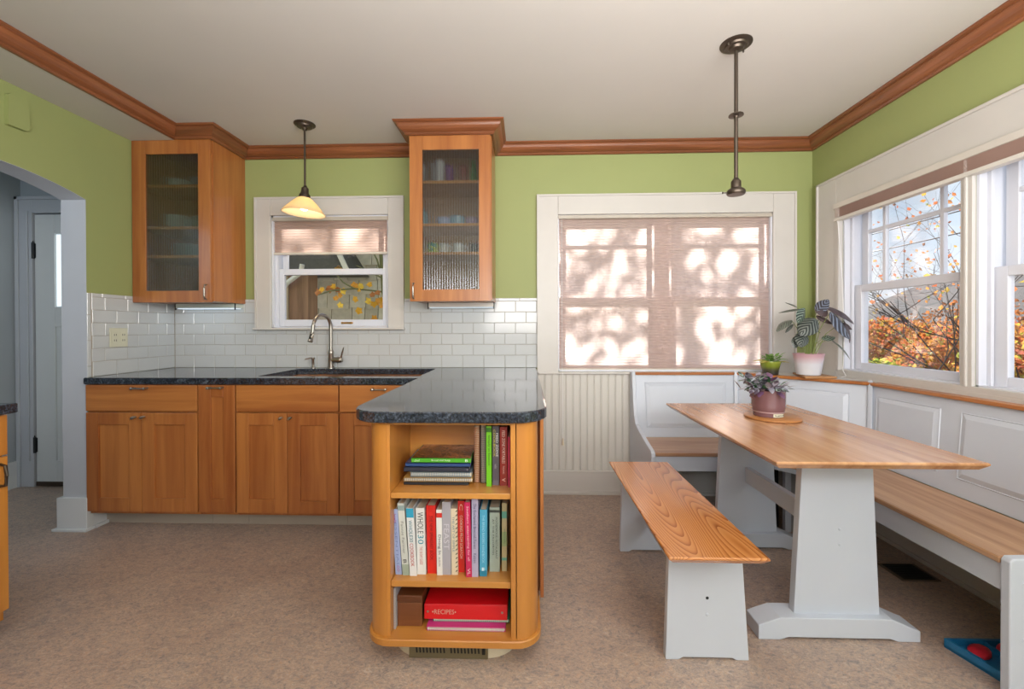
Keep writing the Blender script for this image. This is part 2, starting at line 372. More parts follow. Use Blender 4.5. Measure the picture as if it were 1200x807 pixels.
# crown moulding, one piece per run
CP = [(0, 2.452), (.014, 2.452), (.02, 2.458), (.02, 2.466), (.03, 2.470), (.044, 2.479), (.056, 2.493), (.062, 2.505), (.062, 2.512), (.074, 2.515), (.082, 2.520), (.082, ZC-.0005), (0, ZC-.0005)]
path = [(.30, YB), (.30, -.352), (.548, -.352), (.548, 0), (1.864, 0), (1.864, -.352), (2.406, -.352), (2.406, 0), (RX, 0), (RX, YB)]
def offp(i, d):
    p = Vector(path[i]); dirs = []
    if i > 0: dirs.append((p-Vector(path[i-1])).normalized())
    if i < len(path)-1: dirs.append((Vector(path[i+1])-p).normalized())
    ns = [Vector((a.y, -a.x)) for a in dirs]
    if len(ns) == 1: return p+ns[0]*d
    m = ns[0]+ns[1]; m = m/(m.length_squared/2); return p+m*d
for i in range(len(path)-1):
    mb = MB(); vs = []; k = len(CP)
    for j in (i, i+1):
        for d, z in CP: q = offp(j, d); vs.append((q.x, q.y, z))
    mb.add(vs, [(a, (a+1) % k, (a+1) % k+k, a+k) for a in range(k)]+[tuple(range(k)), tuple(range(k, 2*k))])
    horiz = abs(path[i][1]-path[i+1][1]) < 1e-6
    struct('trim_%d' % (i+3), mb, M['crownx' if horiz else 'crowny'], 'reddish wood crown moulding, piece %d from the left' % (i+1) if 0 else ['crown moulding along the left soffit', 'crown moulding across the front of the left wall cabinet', 'crown moulding on the right side of the left wall cabinet', 'crown moulding above the small window', 'crown moulding on the left side of the middle wall cabinet', 'crown moulding across the front of the middle wall cabinet', 'crown moulding on the right side of the middle wall cabinet', 'crown moulding above the large shaded window', 'crown moulding along the right wall'][i])

# hall behind the arch
struct('wall_hall_back', MB().box(-1.4, -.15, .06, .15, 0, ZC), M['hallp'], 'grey back wall of the hall')
struct('wall_hall_left', MB().box(-1.4, -1.26, YB, .06, 0, ZC), M['hallp'], 'blue grey left wall of the hall')
struct('baseboard_hall', MB().box(-1.26, -1.245, -3, .03, 0, .2), M['base'], 'white baseboard of the hall')
mb = MB().box(-1.245, -1.125, .02, .06, 0, 2.20).box(-1.125, -.16, .02, .06, 2.085, 2.20).box(-1.252, -1.225, .008, .02, 0, 2.21).box(-1.165, -1.15, .01, .02, .2, 2.1).box(-1.252, -.16, .008, .02, 2.185, 2.21)
struct('trim_12', mb, M['jamb'], 'white casing around the hall door', bev=.003)
dr = sroot('door_1', (-1.11, .045, 0), 'grey white hall door with a narrow glass pane, ajar arch behind', 'door'); dr['label'] = 'pale panelled hall door seen through the arch'
mb = MB()
DX0, DX1 = -1.115, -.30
for x0, x1, z0, z1 in [(DX0, -.96, .03, 2.075), (-.48, DX1, .03, 2.075), (-.96, -.48, .03, .2), (-.96, -.48, 1.22, 1.37), (-.96, -.48, 1.93, 2.075)]: mb.box(x0, x1, .03, .058, z0, z1)
build('door_leaf', mb, M['base'], dr, bev=.004)
build('panel', MB().box(-.96, -.48, .042, .052, .2, 1.22), M['base'], dr)
for k in range(3):
    x0 = -.955+k*.16; build('pane', MB().box(x0, x0+.145, .04, .045, 1.375, 1.925), emis('#dfe9ee', .75), dr)  # emissive panes stand in for daylight behind the door glass
    build('glazing_bar', MB().box(x0+.145, x0+.16, .034, .05, 1.37, 1.93), M['base'], dr)
for z in (1.80, .32): 
    build('hinge', MB().cyl((-1.119, .022, z-.06), (-1.119, .022, z+.06), .009).box(-1.135, -1.105, .026, .032, z-.055, z+.055).cyl((-1.119, .022, z+.06), (-1.119, .022, z+.075), .006, .002), M['iron'], dr, bev=.001)
build('sweep', MB().box(DX0, DX1, .026, .034, .008, .04), M['bronze'], dr)

# ------------------------------------------------------------------ tiles
tw, th = .1545, .0786
def tile_mesh(w, h, d=.007):
    c = .0022; a = w-.0022; b = h-.0022; me = bpy.data.meshes.new('tile')
    me.from_pydata([(0, 0, 0), (a, 0, 0), (a, 0, b), (0, 0, b), (0, -d+c, 0), (a, -d+c, 0), (a, -d+c, b), (0, -d+c, b), (c, -d, c), (a-c, -d, c), (a-c, -d, b-c), (c, -d, b-c)], [],
                   [(0, 1, 5, 4), (1, 2, 6, 5), (2, 3, 7, 6), (3, 0, 4, 7), (4, 5, 9, 8), (5, 6, 10, 9), (6, 7, 11, 10), (7, 4, 8, 11), (8, 9, 10, 11)])
    me.materials.append(M['tile']); return me
TM = {}
def tile(parent, x, z, w, h, rot=0, y=0):
    key = (round(w, 4), round(h, 4))
    if key not in TM: TM[key] = tile_mesh(*key)
    o = bpy.data.objects.new('tile', TM[key]); COL.objects.link(o); o.parent = parent
    wx = Vector((x, 0, z)) if not rot else Vector((0, y, z)); o.location = wx-ORG[parent.name]
    if rot: o.rotation_euler = (0, 0, PI/2)
    return o
rows = [(.914, 1.0045)]+[(1.0045+th*i, 1.0045+th*(i+1)) for i in range(5)]+[(1.3975, 1.4205)]
STL = 1.191
tc_ = 0
for r, (z0, z1) in enumerate(rows):
    pitch = tw; off = 0 if r % 2 == 0 else -tw/2
    if r == 6: off = -tw*.3
    x = off
    while x < 2.71:
        a = max(x, 0.0075); b = min(x+pitch, 2.708); x += pitch
        segs = [(a, b)]
        if z1 > STL:   # casing of the small window cuts the tiles
            if z0 < STL: zz = STL
            out = []
            for (p, q) in segs:
                if q <= .634 or p >= 1.731: out.append((p, q, z0, z1)); continue
                if p < .634: out.append((p, .634, z0, z1))
                if q > 1.731: out.append((1.731, q, z0, z1))
                if z0 < STL-.01: out.append((max(p, .634), min(q, 1.731), z0, STL))
            segs = out
        else: segs = [(a, b, z0, z1)]
        for p, q, c, d in segs:
            if q-p > .006 and d-c > .008: tile(wb, p+.001, c+.001, q-p, d-c); tc_ += 1
    y = 0 if r % 2 == 0 else tw/2
    if r == 6: y = tw*.4
    while y > -.622:
        a = min(y, -.0075); b = max(y-pitch, -.622); y -= pitch
        if a-b > .006: tile(wl, 0, z0+.001, a-b, z1-z0, 1, b+.001)
for i in range(4): 
    z0 = .914+(.068 if i else 0)+(i-1)*tw*(1 if i else 0); z0 = .914 if i == 0 else .9805+tw*(i-1); z1 = min(.9805+tw*i, 1.4205)
    tile(wl, 0, z0, .024, z1-z0, 1, -.648)
build('grout', MB().box(.0, 2.71, -.0045, 0, .914, STL).box(0, .634, -.0045, 0, STL, 1.42).box(1.731, 2.71, -.0045, 0, STL, 1.42), M['grout'], wb)
build('grout', MB().box(0, .0045, -.645, 0, .914, 1.42), M['grout'], wl)

# ------------------------------------------------------------------ window helpers
def frame(u0, u1, z0, z1, w, d0, d1, pl, wt=None, wbm=None):
    """rectangular ring in plane pl ('y' : u is x ; 'x' : u is y)"""
    wt = w if wt is None else wt; wbm = w if wbm is None else wbm; mb = MB()
    for a, b, c, d in [(u0, u0+w, z0, z1), (u1-w, u1, z0, z1), (u0+w, u1-w, z1-wt, z1), (u0+w, u1-w, z0, z0+wbm)]:
        if pl == 'y': mb.box(a, b, d0, d1, c, d)
        else: mb.box(d0, d1, a, b, c, d)
    return mb
def pbox(pl, u0, u1, d0, d1, z0, z1, mb=None):
    mb = mb or MB(); return mb.box(u0, u1, d0, d1, z0, z1) if pl == 'y' else mb.box(d0, d1, u0, u1, z0, z1)
def double_hung(root, pl, u0, u1, z0, z1, zm, d, gridv, gridh, sw=.05):
    """lower sash (inner), upper sash (outer) with muntins and panes"""
    lo = build('lower_sash', frame(u0, u1, z0, zm+.022, sw, d, d+.03, pl, .045, .05), M['sash'], root, bev=.003)
    build('pane', pbox(pl, u0+sw, u1-sw, d+.013, d+.017, z0+.05, zm-.023), M['glass'], lo)
    up = build('upper_sash', frame(u0+.02, u1-.02, zm-.02, z1, sw-.012, d+.035, d+.06, pl, .04, .04), M['sash'], root, bev=.003)
    a, b, c, e = u0+.02+sw-.012, u1-.02-sw+.012, zm+.02, z1-.04
    us = [a]+[a+(b-a)*g for g in gridv]+[b]; zs = [c]+[c+(e-c)*g for g in gridh]+[e]
    for g in us[1:-1]: build('muntin', pbox(pl, g-.011, g+.011, d+.035, d+.058, c, e), M['sash'], up, bev=.003)
    for g in zs[1:-1]: build('muntin', pbox(pl, a, b, d+.036, d+.057, g-.011, g+.011), M['sash'], up, bev=.003)
    for i in range(len(us)-1):
        for j in range(len(zs)-1): build('pane', pbox(pl, us[i], us[i+1], d+.045, d+.049, zs[j], zs[j+1]), M['glass'], up)
    return lo
def reveal(root, pl, u0, u1, z0, z1, d0, d1):
    t = .012; mb = MB()
    for a, b, c, e in [(u0, u0+t, z0, z1), (u1-t, u1, z0, z1), (u0, u1, z1-t, z1), (u0, u1, z0, z0+t)]: pbox(pl, a, b, d0, d1, c, e, mb)
    return build('jamb', mb, M['sash'], root)

# small window above the sink
w1 = sroot('window_1', (1.19, .02, W1[2]), 'small double-hung window above the sink', 'window')
reveal(w1, 'y', W1[0], W1[1], W1[2], W1[3], .0, .15)
build('casing', frame(.633, 1.731, 1.20, 2.163, .112, -.022, 0, 'y', .128, .008), M['trim'], w1, bev=.004)
build('back_band', frame(.628, 1.736, 1.20, 2.168, .014, -.03, 0, 'y', .014, .001), M['trim'], w1, bev=.003)
build('stool', MB().box(.618, 1.742, -.045, .03, 1.192, 1.208), M['trim'], w1, bev=.005)
build('parting_bead', MB().box(W1[0]+.012, W1[0]+.03, .03, .045, 1.217, 2.018).box(W1[1]-.03, W1[1]-.012, .03, .045, 1.217, 2.018), M['sash'], w1)
lo1 = double_hung(w1, 'y', W1[0]+.014, W1[1]-.014, W1[2]+.014, W1[3]-.012, 1.628, .048, (), ())
build('sash_lift', MB().cyl((1.255, .048, 1.243), (1.255, .03, 1.243), .008).cyl((1.32, .048, 1.243), (1.32, .03, 1.243), .008).cyl((1.255, .032, 1.243), (1.32, .032, 1.243), .003).box(1.245, 1.33, .046, .048, 1.236, 1.25), M['brass'], lo1, smooth=True)
build('sash_lock', MB().box(1.19, 1.24, .055, .075, 1.65, 1.66).tube([(1.2, .065, 1.66), (1.215, .06, 1.672), (1.23, .05, 1.668)], .005), M['brass'], lo1, smooth=True)
# large window behind the pleated shade
w2 = sroot('window_2', (3.62, .05, W2[2]), 'wide double window behind the large pleated shade', 'window')
reveal(w2, 'y', W2[0], W2[1], W2[2], W2[3], .0, .15)
build('casing', frame(2.712, 4.530, .872, 2.157, .147, -.022, 0, 'y', .138, .012), M['trim'], w2, bev=.004)
build('back_band', frame(2.706, 4.541, .872, 2.163, .014, -.03, 0, 'y', .014, .001), M['trim'], w2, bev=.003)
build('stool', MB().box(2.705, 4.545, -.03, .03, .868, .884), M['trim'], w2, bev=.004)
build('mullion', MB().box(3.57, 3.67, .06, .14, W2[2]+.012, W2[3]-.012), M['sash'], w2, bev=.003)
double_hung(w2, 'y', W2[0]+.014, 3.57, W2[2]+.014, W2[3]-.012, 1.42, .06, (), (.74,))
double_hung(w2, 'y', 3.67, W2[1]-.014, W2[2]+.014, W2[3]-.012, 1.42, .06, (), (.74,))
# two windows on the right wall
CZ = 2.175
mb = MB().box(RX-.022, RX, -.27, -.09, .84, CZ).box(RX-.022, RX, -2.06, -1.885, .84, CZ).box(RX-.022, RX, -1.885, -.27, 1.995, CZ).box(RX-.022, RX, -1.885, -.27, .84, .906)
mb2 = MB().box(RX-.032, RX, -.098, -.082, .875, CZ+.006).box(RX-.032, RX, -2.068, -2.052, .875, CZ+.006).box(RX-.032, RX, -2.068, -.082, CZ-.01, CZ+.006)
tr3 = sroot('trim_13', (RX-.011, -1.08, .875), 'wide white casing around the pair of right windows', 'trim')
build('casing', mb, M['trim'], tr3, bev=.004); build('back_band', mb2, M['trim'], tr3, bev=.003)
build('inner_bead', MB().box(RX-.03, RX-.0, -.30, -.27, .925, 2.0).box(RX-.026, RX, -1.10, -1.085, .925, 2.0), M['trim'], tr3, bev=.004)
build('mullion', MB().box(RX-.018, RX+.0, -1.12, -1.065, .915, 2.0), M['trim'], tr3, bev=.003)
build('sill', MB().hexa([(RX-.022, -1.885, .905), (RX+.1, -1.885, .905), (RX+.1, -.27, .905), (RX-.022, -.27, .905)], [(RX-.022, -1.885, .929), (RX+.1, -1.885, .940), (RX+.1, -.27, .940), (RX-.022, -.27, .929)]), M['trim'], tr3)
for i, (a, b) in enumerate(WR):
    w = sroot('window_%d' % (3+i), (RX+.06, (a+b)/2, WRZ[0]), ['double-hung window at the right wall, nearer the corner plants', 'double-hung window at the right frame edge'][i], 'window')
    reveal(w, 'x', a, b, WRZ[0], WRZ[1], RX, RX+.15)
    build('stop_bead', MB().box(RX+.035, RX+.05, b-.03, b-.012, .93, 2.0).box(RX+.035, RX+.05, a+.012, a+.03, .93, 2.0), M['sash'], w, bev=.002)
    double_hung(w, 'x', a+.016, b-.016, .93, 1.99, 1.445, RX+.055, (.2, .8), (.68,), .062)

# beadboard under the large window
mb = MB(); x = 2.712; k = 0
while x < RX-.02:
    b = min(x+.0508, RX); mb.prism([(x, 0), (x, -.006), (x+.004, -.011), (b-.010, -.011), (b-.008, -.008), (b-.006, -.011), (b-.003, -.011), (b, -.006), (b, 0)], 'z', .15, .868); x += .0508
o = build('beadboard', mb, paint('#cbc9c2', .5, var=.02), wb)
bs = struct('baseboard_back', MB().box(2.70, RX, -.02, 0, .018, .165).box(2.70, RX, -.034, 0, 0, .02).box(2.70, RX, -.024, 0, .158, .17), M['trim'], 'tall white baseboard under the beadboard', bev=.003)
struct('baseboard_right', MB().box(RX-.02, RX, YB, -.02, .018, .14).box(RX-.034, RX, YB, -.02, 0, .02), M['trim'], 'white baseboard along the right wall', bev=.003)

# ------------------------------------------------------------------ shades
def pleat(pl, u0, u1, z0, z1, d, pitch=.019, amp=.0022):
    mb = MB(); n = max(2, int((z1-z0)/pitch)); vs = []; fs = []
    for i in range(2*n+1):
        z = z0+(z1-z0)*i/(2*n); q = d+(amp if i % 2 else -amp)
        for u in (u0, u1): vs.append((u, q, z) if pl == 'y' else (q, u, z))
    for i in range(2*n): fs.append((2*i, 2*i+1, 2*i+3, 2*i+2))
    return mb.add(vs, fs)
sh = thing('pleated_shade', (3.62, .022, .892), 'large drawn pinkish pleated shade covering the wide window', 'window shade')
build('fabric', pleat('y', W2[0]+.008, W2[1]-.008, .905, 1.995, .022), M['shade'], sh)
build('head_rail', MB().box(W2[0]+.004, W2[1]-.004, -.008, .04, 1.992, 2.017), paint('#b9b2a6', .4), sh, bev=.002)
build('bottom_rail', MB().box(W2[0]+.006, W2[1]-.006, .006, .036, .89, .906), paint('#cfc8bd', .4), sh, bev=.003)
build('cord', MB().tube([(2.885, -.012, 1.99), (2.887, -.012, .9), (2.889, -.035, .87), (2.889, -.037, .40)], .0016, 6), M['white'], sh)
build('tassel', MB().lathe([(.002, .05), (.005, .04), (.009, 0), (.002, -.002)], (2.889, -.037, .36), 10), M['cream'], sh, smooth=True)
sh = thing('pleated_shade', (1.19, .02, 1.75), 'half raised pinkish pleated shade over the sink window', 'window shade')
build('fabric', pleat('y', W1[0]+.006, W1[1]-.004, 1.765, 2.0, .018), M['shade2'], sh)
build('head_rail', MB().box(W1[0]+.004, W1[1]-.004, -.004, .036, 1.998, 2.026), paint('#b9b2a6', .4), sh, bev=.002)
build('bottom_rail', MB().box(W1[0]+.004, W1[1]-.002, .004, .032, 1.75, 1.767), paint('#cfc8bd', .4), sh, bev=.003)
sh = thing('pleated_shade', (RX-.01, -1.08, 1.88), 'raised narrow stack of pinkish shade across the right windows', 'window shade')
build('fabric', pleat('x', -1.88, -.272, 1.905, 1.965, RX-.018, .007, .017), paint('#d8c0b4', .9), sh)
build('head_rail', MB().box(RX-.045, RX, -1.884, -.27, 1.965, 1.998), paint('#cdc8bf', .4), sh, bev=.003)
build('bottom_rail', MB().box(RX-.04, RX, -1.884, -.27, 1.885, 1.905), paint('#d6d2ca', .4), sh, bev=.003)
build('cord', MB().tube([(RX-.035, -.30, 1.89), (RX-.037, -.345, 1.5), (RX-.036, -.36, 1.1), (RX-.05, -.37, .93), (RX-.06, -.41, .90), (RX-.075, -.39, .888)], .0022, 6), M['white'], sh)

# ------------------------------------------------------------------ cabinetry
def shaker(name, parent, x0, x1, z0, z1, y, px0, px1, pz0, pz1, th=.02, wide=False):
    mb = MB()
    for a, b, c, d in [(x0, px0, z0, z1), (px1, x1, z0, z1), (px0, px1, pz1, z1), (px0, px1, z0, pz0)]: mb.box(a, b, y, y+th, c, d)
    o = build(name, mb, M['cab'], parent, bev=.0028)
    build('panel', MB().box(px0-.001, px1+.001, y+.011, y+.016, pz0-.001, pz1+.001), M['cab'], o)
    return o
def pull(parent, x, z, y, L=.075):
    mb = MB()
    for s in (-1, 1): mb.lathe([(.007, 0), (.005, .004), (.0045, .018), (.008, .022), (.008, .028), (.003, .031)], (x+s*L/2, y, z), 12, (0, -1, 0))
    mb.cyl((x-L/2-.008, y-.024, z), (x+L/2+.008, y-.024, z), .0042)
    return build('handle', mb, M['nickel'], parent, smooth=True)
def knob(parent, x, z, y, s=1):
    mb = MB().cyl((x, y, z), (x, y-.016, z), .006, .004, 12).tube([(x-.014*s, y-.020, z-.007), (x-.004*s, y-.023, z-.002), (x+.006*s, y-.024, z+.003), (x+.017*s, y-.021, z+.008)], [.004, .009, .008, .003], 10)
    return build('knob', mb, M['nickel'], parent, smooth=True)
YF = -.665
def base_cab(x0, x1, label):
    t = thing('base_cabinet', ((x0+x1)/2, -.33, 0), label, 'cabinet', 'base cabinets under the sink counter')
    build('body', MB().box(x0, x1, YF+.021, -.004, .10, .874), M['cab'], t)
    build('toe_kick', MB().box(x0, x1, -.545, -.53, 0, .10), paint('#a79e91', .6), t)
    return t
c = base_cab(.006, .688, 'wooden base cabinet by the arch with one wide drawer over two doors')
d = build('drawer', MB().box(.009, .685, YF, YF+.02, .716, .871), M['cabx'], c, bev=.002); pull(d, .349, .852, YF)
d = shaker('door', c, .009, .346, .118, .706, YF, .085, .270, .198, .635); knob(d, .315, .680, YF)
d = shaker('door', c, .349, .685, .118, .706, YF, .425, .610, .198, .635); knob(d, .370, .682, YF)
c = base_cab(.690, .916, 'narrow wooden pull-out base cabinet with one tall panel front')
d = shaker('door', c, .693, .913, .118, .871, YF, .768, .843, .198, .800); pull(d, .805, .856, YF)
c = base_cab(.918, 1.532, 'wooden sink base cabinet with a plain false front over two doors')
build('false_front', MB().box(.921, 1.529, YF, YF+.02, .716, .871), M['cabx'], c, bev=.002)
d = shaker('door', c, .921, 1.224, .118, .706, YF, .995, 1.145, .198, .635); knob(d, 1.196, .680, YF, .6)
d = shaker('door', c, 1.227, 1.529, .118, .706, YF, 1.302, 1.458, .19, .635); knob(d, 1.250, .680, YF, .6)
c = base_cab(1.534, 2.052, 'wooden base cabinet half hidden by the peninsula, drawer over door')
d = build('drawer', MB().box(1.537, 2.035, YF, YF+.02, .716, .871), M['cabx'], c, bev=.002); pull(d, 1.775, .848, YF)
d = shaker('door', c, 1.537, 2.035, .118, .706, YF, 1.620, 1.955, .198, .635); knob(d, 1.99, .68, YF)
# cabinet body of the peninsula
c = thing('peninsula_cabinet', (2.37, -1.0, 0), 'wooden cabinet body of the peninsula behind the bookcase end', 'cabinet')
build('body', MB().box(2.056, 2.680, -1.34, -.55, .10, .874), M['cab'], c)
build('back_panel', MB().box(2.680, 2.694, -1.40, -.03, .11, .874), M['cab'], c, bev=.001)
build('side_panel', MB().box(2.056, 2.68, -.55, -.03, .10, .874), M['cab'], c)
build('toe_kick', MB().box(2.12, 2.62, -1.34, -.03, 0, .10), M['cream'], c)
# bookcase end
b = thing('bookcase', (2.36, -1.48, 0), 'curved-corner wooden bookcase forming the end of the peninsula', 'bookcase')
BZ0, BZ1 = .108, .874; YBK = -1.36; YE = -1.635
def curve_panel(sx, cx, cy, r, t=.018):
    out = []; inn = []
    for i in range(11):
        a = math.radians(90*i/10); out.append((cx+sx*r*math.sin(a)*1.0, cy-r*math.cos(a))); inn.append((cx+sx*(r-t)*math.sin(a), cy-(r-t)*math.cos(a)))
    return out+inn[::-1]
for sx, cx in ((-1, 2.130), (1, 2.590)):
    xo = cx+sx*.075
    build('corner_panel', MB().prism(curve_panel(sx, cx, YE+.075, .075), 'z', BZ0, BZ1), M['book'], b, smooth=True)
    build('side_panel', MB().box(xo, xo-sx*.018, YE+.075, -1.342, BZ0, BZ1), M['book'], b)
    build('inner_panel', MB().box(2.124 if sx < 0 else 2.569, 2.141 if sx < 0 else 2.587, YE+.003, YBK, BZ0, BZ1), M['book'], b, bev=.0015)
build('back', MB().box(2.14, 2.57, YBK, YBK+.012, BZ0, BZ1), M['bookx'], b)
build('top_rail', MB().box(2.141, 2.569, YE+.004, YE+.03, .860, BZ1), M['bookx'], b)
build('top_panel', MB().box(2.141, 2.569, YE+.03, YBK, .864, BZ1), M['bookx'], b)
Z1, Z2, Z0 = .615, .301, .108
build('shelf', MB().box(2.1415, 2.5685, YE+.012, YBK, Z1-.02, Z1), M['bookx'], b, bev=.0015)
build('shelf', MB().box(2.1415, 2.5685, YE+.012, YBK, Z2-.022, Z2), M['bookx'], b, bev=.0015)
ol = arc(2.135, -1.56, .090, 180, 270, 8)+arc(2.587, -1.56, .090, 270, 360, 8)+[(2.677, -1.345), (2.045, -1.345)]
build('bottom_plate', slab(ol, [], .082, Z0, .003), M['bookx'], b)
ol = arc(2.235, -1.47, .115, 180, 268, 8)+arc(2.478, -1.47, .115, 272, 360, 8)+[(2.593, -1.35), (2.12, -1.35)]
build('toe_kick', slab(ol, [], 0, .082, .001), M['cream'], b, smooth=True)
rg = build('register', MB().box(2.196, 2.484, -1.592, -1.585, .002, .08), paint('#7e7458', .4, .5), b, bev=.001)
mb = MB()
for g in range(2):
    for k in range(9):
        x = 2.222+g*.126+k*.0125; mb.add([(x, -1.5927, .022), (x+.006, -1.5927, .022), (x+.002, -1.5927, .072), (x-.004, -1.5927, .072)], [(0, 1, 2, 3)])
build('slots', mb, M['black'], rg)['kind'] = 'stuff'
build('switch', MB().box(2.462, 2.474, -1.597, -1.592, .02, .06), M['black'], rg, bev=.002)

# counters
cor = .13
ol = [(.0075, -.009), (2.70, -.009), (2.70, -1.55)]+arc(2.70-cor, -1.68+cor, cor, 0, -90, 8)+arc(1.998+cor, -1.68+cor, cor, -90, -180, 8)+[(1.998, -.675), (.0075, -.675)]
sink = rrect(.995, 1.985, -.585, -.105, .02, 3)
o = build('countertop', slab(ol, [sink], .875, .914, .004), M['granite']); tag(o, 'polished black granite countertop with sink cut-out and rounded peninsula end', 'countertop')
sk = thing('sink', (1.49, -.345, .62), 'steel undermount double-width sink set in the black counter', 'sink')
mb = MB(); 
for z0, z1, i0, i1 in [(.874, .70, .0, .012)]:
    a = rrect(.990, 1.990, -.590, -.100, .03, 4); b2 = rrect(1.005, 1.975, -.575, -.115, .03, 4); n = len(a)
    mb.add([(x, y, z0) for x, y in a]+[(x, y, z1) for x, y in b2], [(i, (i+1) % n, (i+1) % n+n, i+n) for i in range(n)]+[tuple(range(n, 2*n))])
build('basin', mb, M['steel'], sk)
build('drain', MB().lathe([(.045, 0), (.045, .004), (.03, .003), (.028, -.004), (0, -.004)], (1.49, -.34, .7005), 20), M['chrome'], sk, smooth=True)
# faucet
f = thing('faucet', (1.212, -.062, .914), 'tall brushed nickel pull-down faucet with a high arc', 'faucet')
build('base', MB().lathe([(.027, 0), (.027, .008), (.020, .012), (.019, .10), (.021, .105), (.021, .12), (.014, .135)], (1.212, -.062, .914), 20), M['nickel'], f, smooth=True)
pts = [(1.212, -.062, 1.04), (1.212, -.062, 1.21)]
for i in range(1, 13):
    a = PI*i/12*.94; pts.append((1.212-.024*(1-math.cos(a))*.95, -.062-.083*(1-math.cos(a)), 1.21+.088*math.sin(a)))
pts.append((pts[-1][0]-.004, pts[-1][1]-.012, 1.165))
build('spout', MB().tube(pts, .0125, 14), M['nickel'], f, smooth=True)
e = Vector(pts[-1])
build('spray_head', MB().tube([e+Vector((0, 0, .012)), e, e+Vector((-.006, -.014, -.05)), e+Vector((-.007, -.016, -.056))], [.0135, .0155, .0175, .013], 14), M['nickel'], f, smooth=True)
build('spray_button', MB().box(e.x-.005, e.x+.005, e.y-.030, e.y-.018, 1.13, 1.145), M['black'], f, bev=.002)
build('valve', MB().cyl((1.212, -.062, .975), (1.28, -.062, .975), .0185, .0205, 18).cyl((1.28, -.062, .975), (1.295, -.062, .975), .0205, .017, 18), M['nickel'], f, smooth=True)
build('lever', MB().tube([(1.285, -.062, .985), (1.295, -.066, 1.02), (1.31, -.075, 1.065)], [.006, .005, .004], 8), M['nickel'], f, smooth=True)
f = thing('soap_dispenser', (1.082, -.065, .914), 'short nickel soap dispenser left of the faucet', 'soap dispenser')
build('body', MB().lathe([(.017, 0), (.017, .006), (.009, .012), (.009, .06), (.012, .064), (.012, .078), (.004, .08)], (1.082, -.065, .914), 16), M['nickel'], f, smooth=True)
build('nozzle', MB().tube([(1.082, -.068, .988), (1.065, -.078, .99), (1.035, -.092, .98)], [.006, .005, .004], 8), M['nickel'], f, smooth=True)
# outlet
o = thing('wall_outlet', (.008, -.453, 1.09), 'cream double outlet plate on the left tiled wall', 'outlet')
build('plate', MB().box(.0072, .013, -.515, -.393, 1.087, 1.208), M['plate'], o, bev=.003)
for yy in (-.482, -.426):
    q = build('socket', MB().box(.013, .0155, yy-.016, yy+.016, 1.113, 1.182), M['plate'], o, bev=.004)
    mb = MB()
    for z in (1.13, 1.165): mb.box(.0154, .0162, yy-.008, yy-.005, z-.006, z+.006).box(.0154, .0162, yy+.005, yy+.008, z-.006, z+.006)
    build('slots', mb, M['iron'], q)['kind'] = 'stuff'
# chime cover
yy0, yy1, z0, z1 = -1.045, -.95, 2.235, 2.395
ol = [(yy0, z0), (yy1-.02, z0)]+arc(yy1-.02, z0+.02, .02, -90, 0, 4)+arc(yy1-.05, z1-.05, .05, 0, 90, 6)+[(yy0+.01, z1), (yy0, z1-.01)]
tag(build('chime_cover', MB().prism(ol, 'x', .0, .022), M['green'], bev=.004, seg=3), 'green painted chime cover high on the left wall', 'chime cover')

# ------------------------------------------------------------------ wall cabinets
def wall_cab(x0, x1, gx0, gx1, shelves, hx, label, side):
    t = thing('wall_cabinet', ((x0+x1)/2, -.165, 1.385), label, 'cabinet')
    y = -.33; zb, zt = 1.385, 2.455; k = .016
    build('carcass', MB().box(x0, x0+k, y, 0, zb, zt).box(x1-k, x1, y, -.0005, zb, zt).box(x0+k, x1-k, y, -.0005, zt-k, zt).box(x0+k, x1-k, y, -.0005, zb, zb+k), M['cab'], t, bev=.001)
    build('back_panel', MB().box(x0+k, x1-k, -.012, -.004, zb+k, zt-k), M['inside'], t)
    for z in shelves: build('shelf', MB().box(x0+k, x1-k, y+.012, -.012, z-.018, z), M['bookx'], t)
    dx0, dx1 = x0+.003, x1-.006; z0, z1 = 1.378, 2.453; g0, g1 = 1.455, 2.362; mb = MB()
    for a, b_, c_, d_ in [(dx0, gx0, z0, z1), (gx1, dx1, z0, z1), (gx0, gx1, g1, z1), (gx0, gx1, z0, g0)]: mb.box(a, b_, y-.021, y-.001, c_, d_)
    dr = build('door', mb, M['cab'], t, bev=.0015)
    # reeded glass: half-round ribs
    mb = MB(); n = 22; w = (gx1-gx0)/n; vs = []; fs = []
    for i in range(n):
        for q in range(5):
            a = PI*q/4; vs += [(gx0+w*(i+.5-.5*math.cos(a)), y-.010-.0055*math.sin(a), g0), (gx0+w*(i+.5-.5*math.cos(a)), y-.010-.0055*math.sin(a), g1)]
    m = len(vs)//2
    for i in range(m-1): fs.append((2*i, 2*i+2, 2*i+3, 2*i+1))
    fs.append((0, 1, 2*m-1, 2*m-2)); mb.add(vs, fs); build('reeded_glass', mb, M['reeded'], dr)
    mb = MB().tube([(hx, y-.021, 1.495), (hx, y-.038, 1.492), (hx, y-.043, 1.47), (hx, y-.043, 1.42), (hx, y-.038, 1.398), (hx, y-.021, 1.395)], .0055, 10)
    build('handle', mb, M['nickel'], dr, smooth=True)
    return t
wall_cab(.004, .546, .098, .459, (2.168, 1.889, 1.697), .512, 'wall cabinet with reeded glass door against the left wall', 0)
wall_cab(1.866, 2.404, 1.953, 2.322, (2.172, 1.891, 1.703), 1.895, 'wall cabinet with reeded glass door between the two windows', 1)
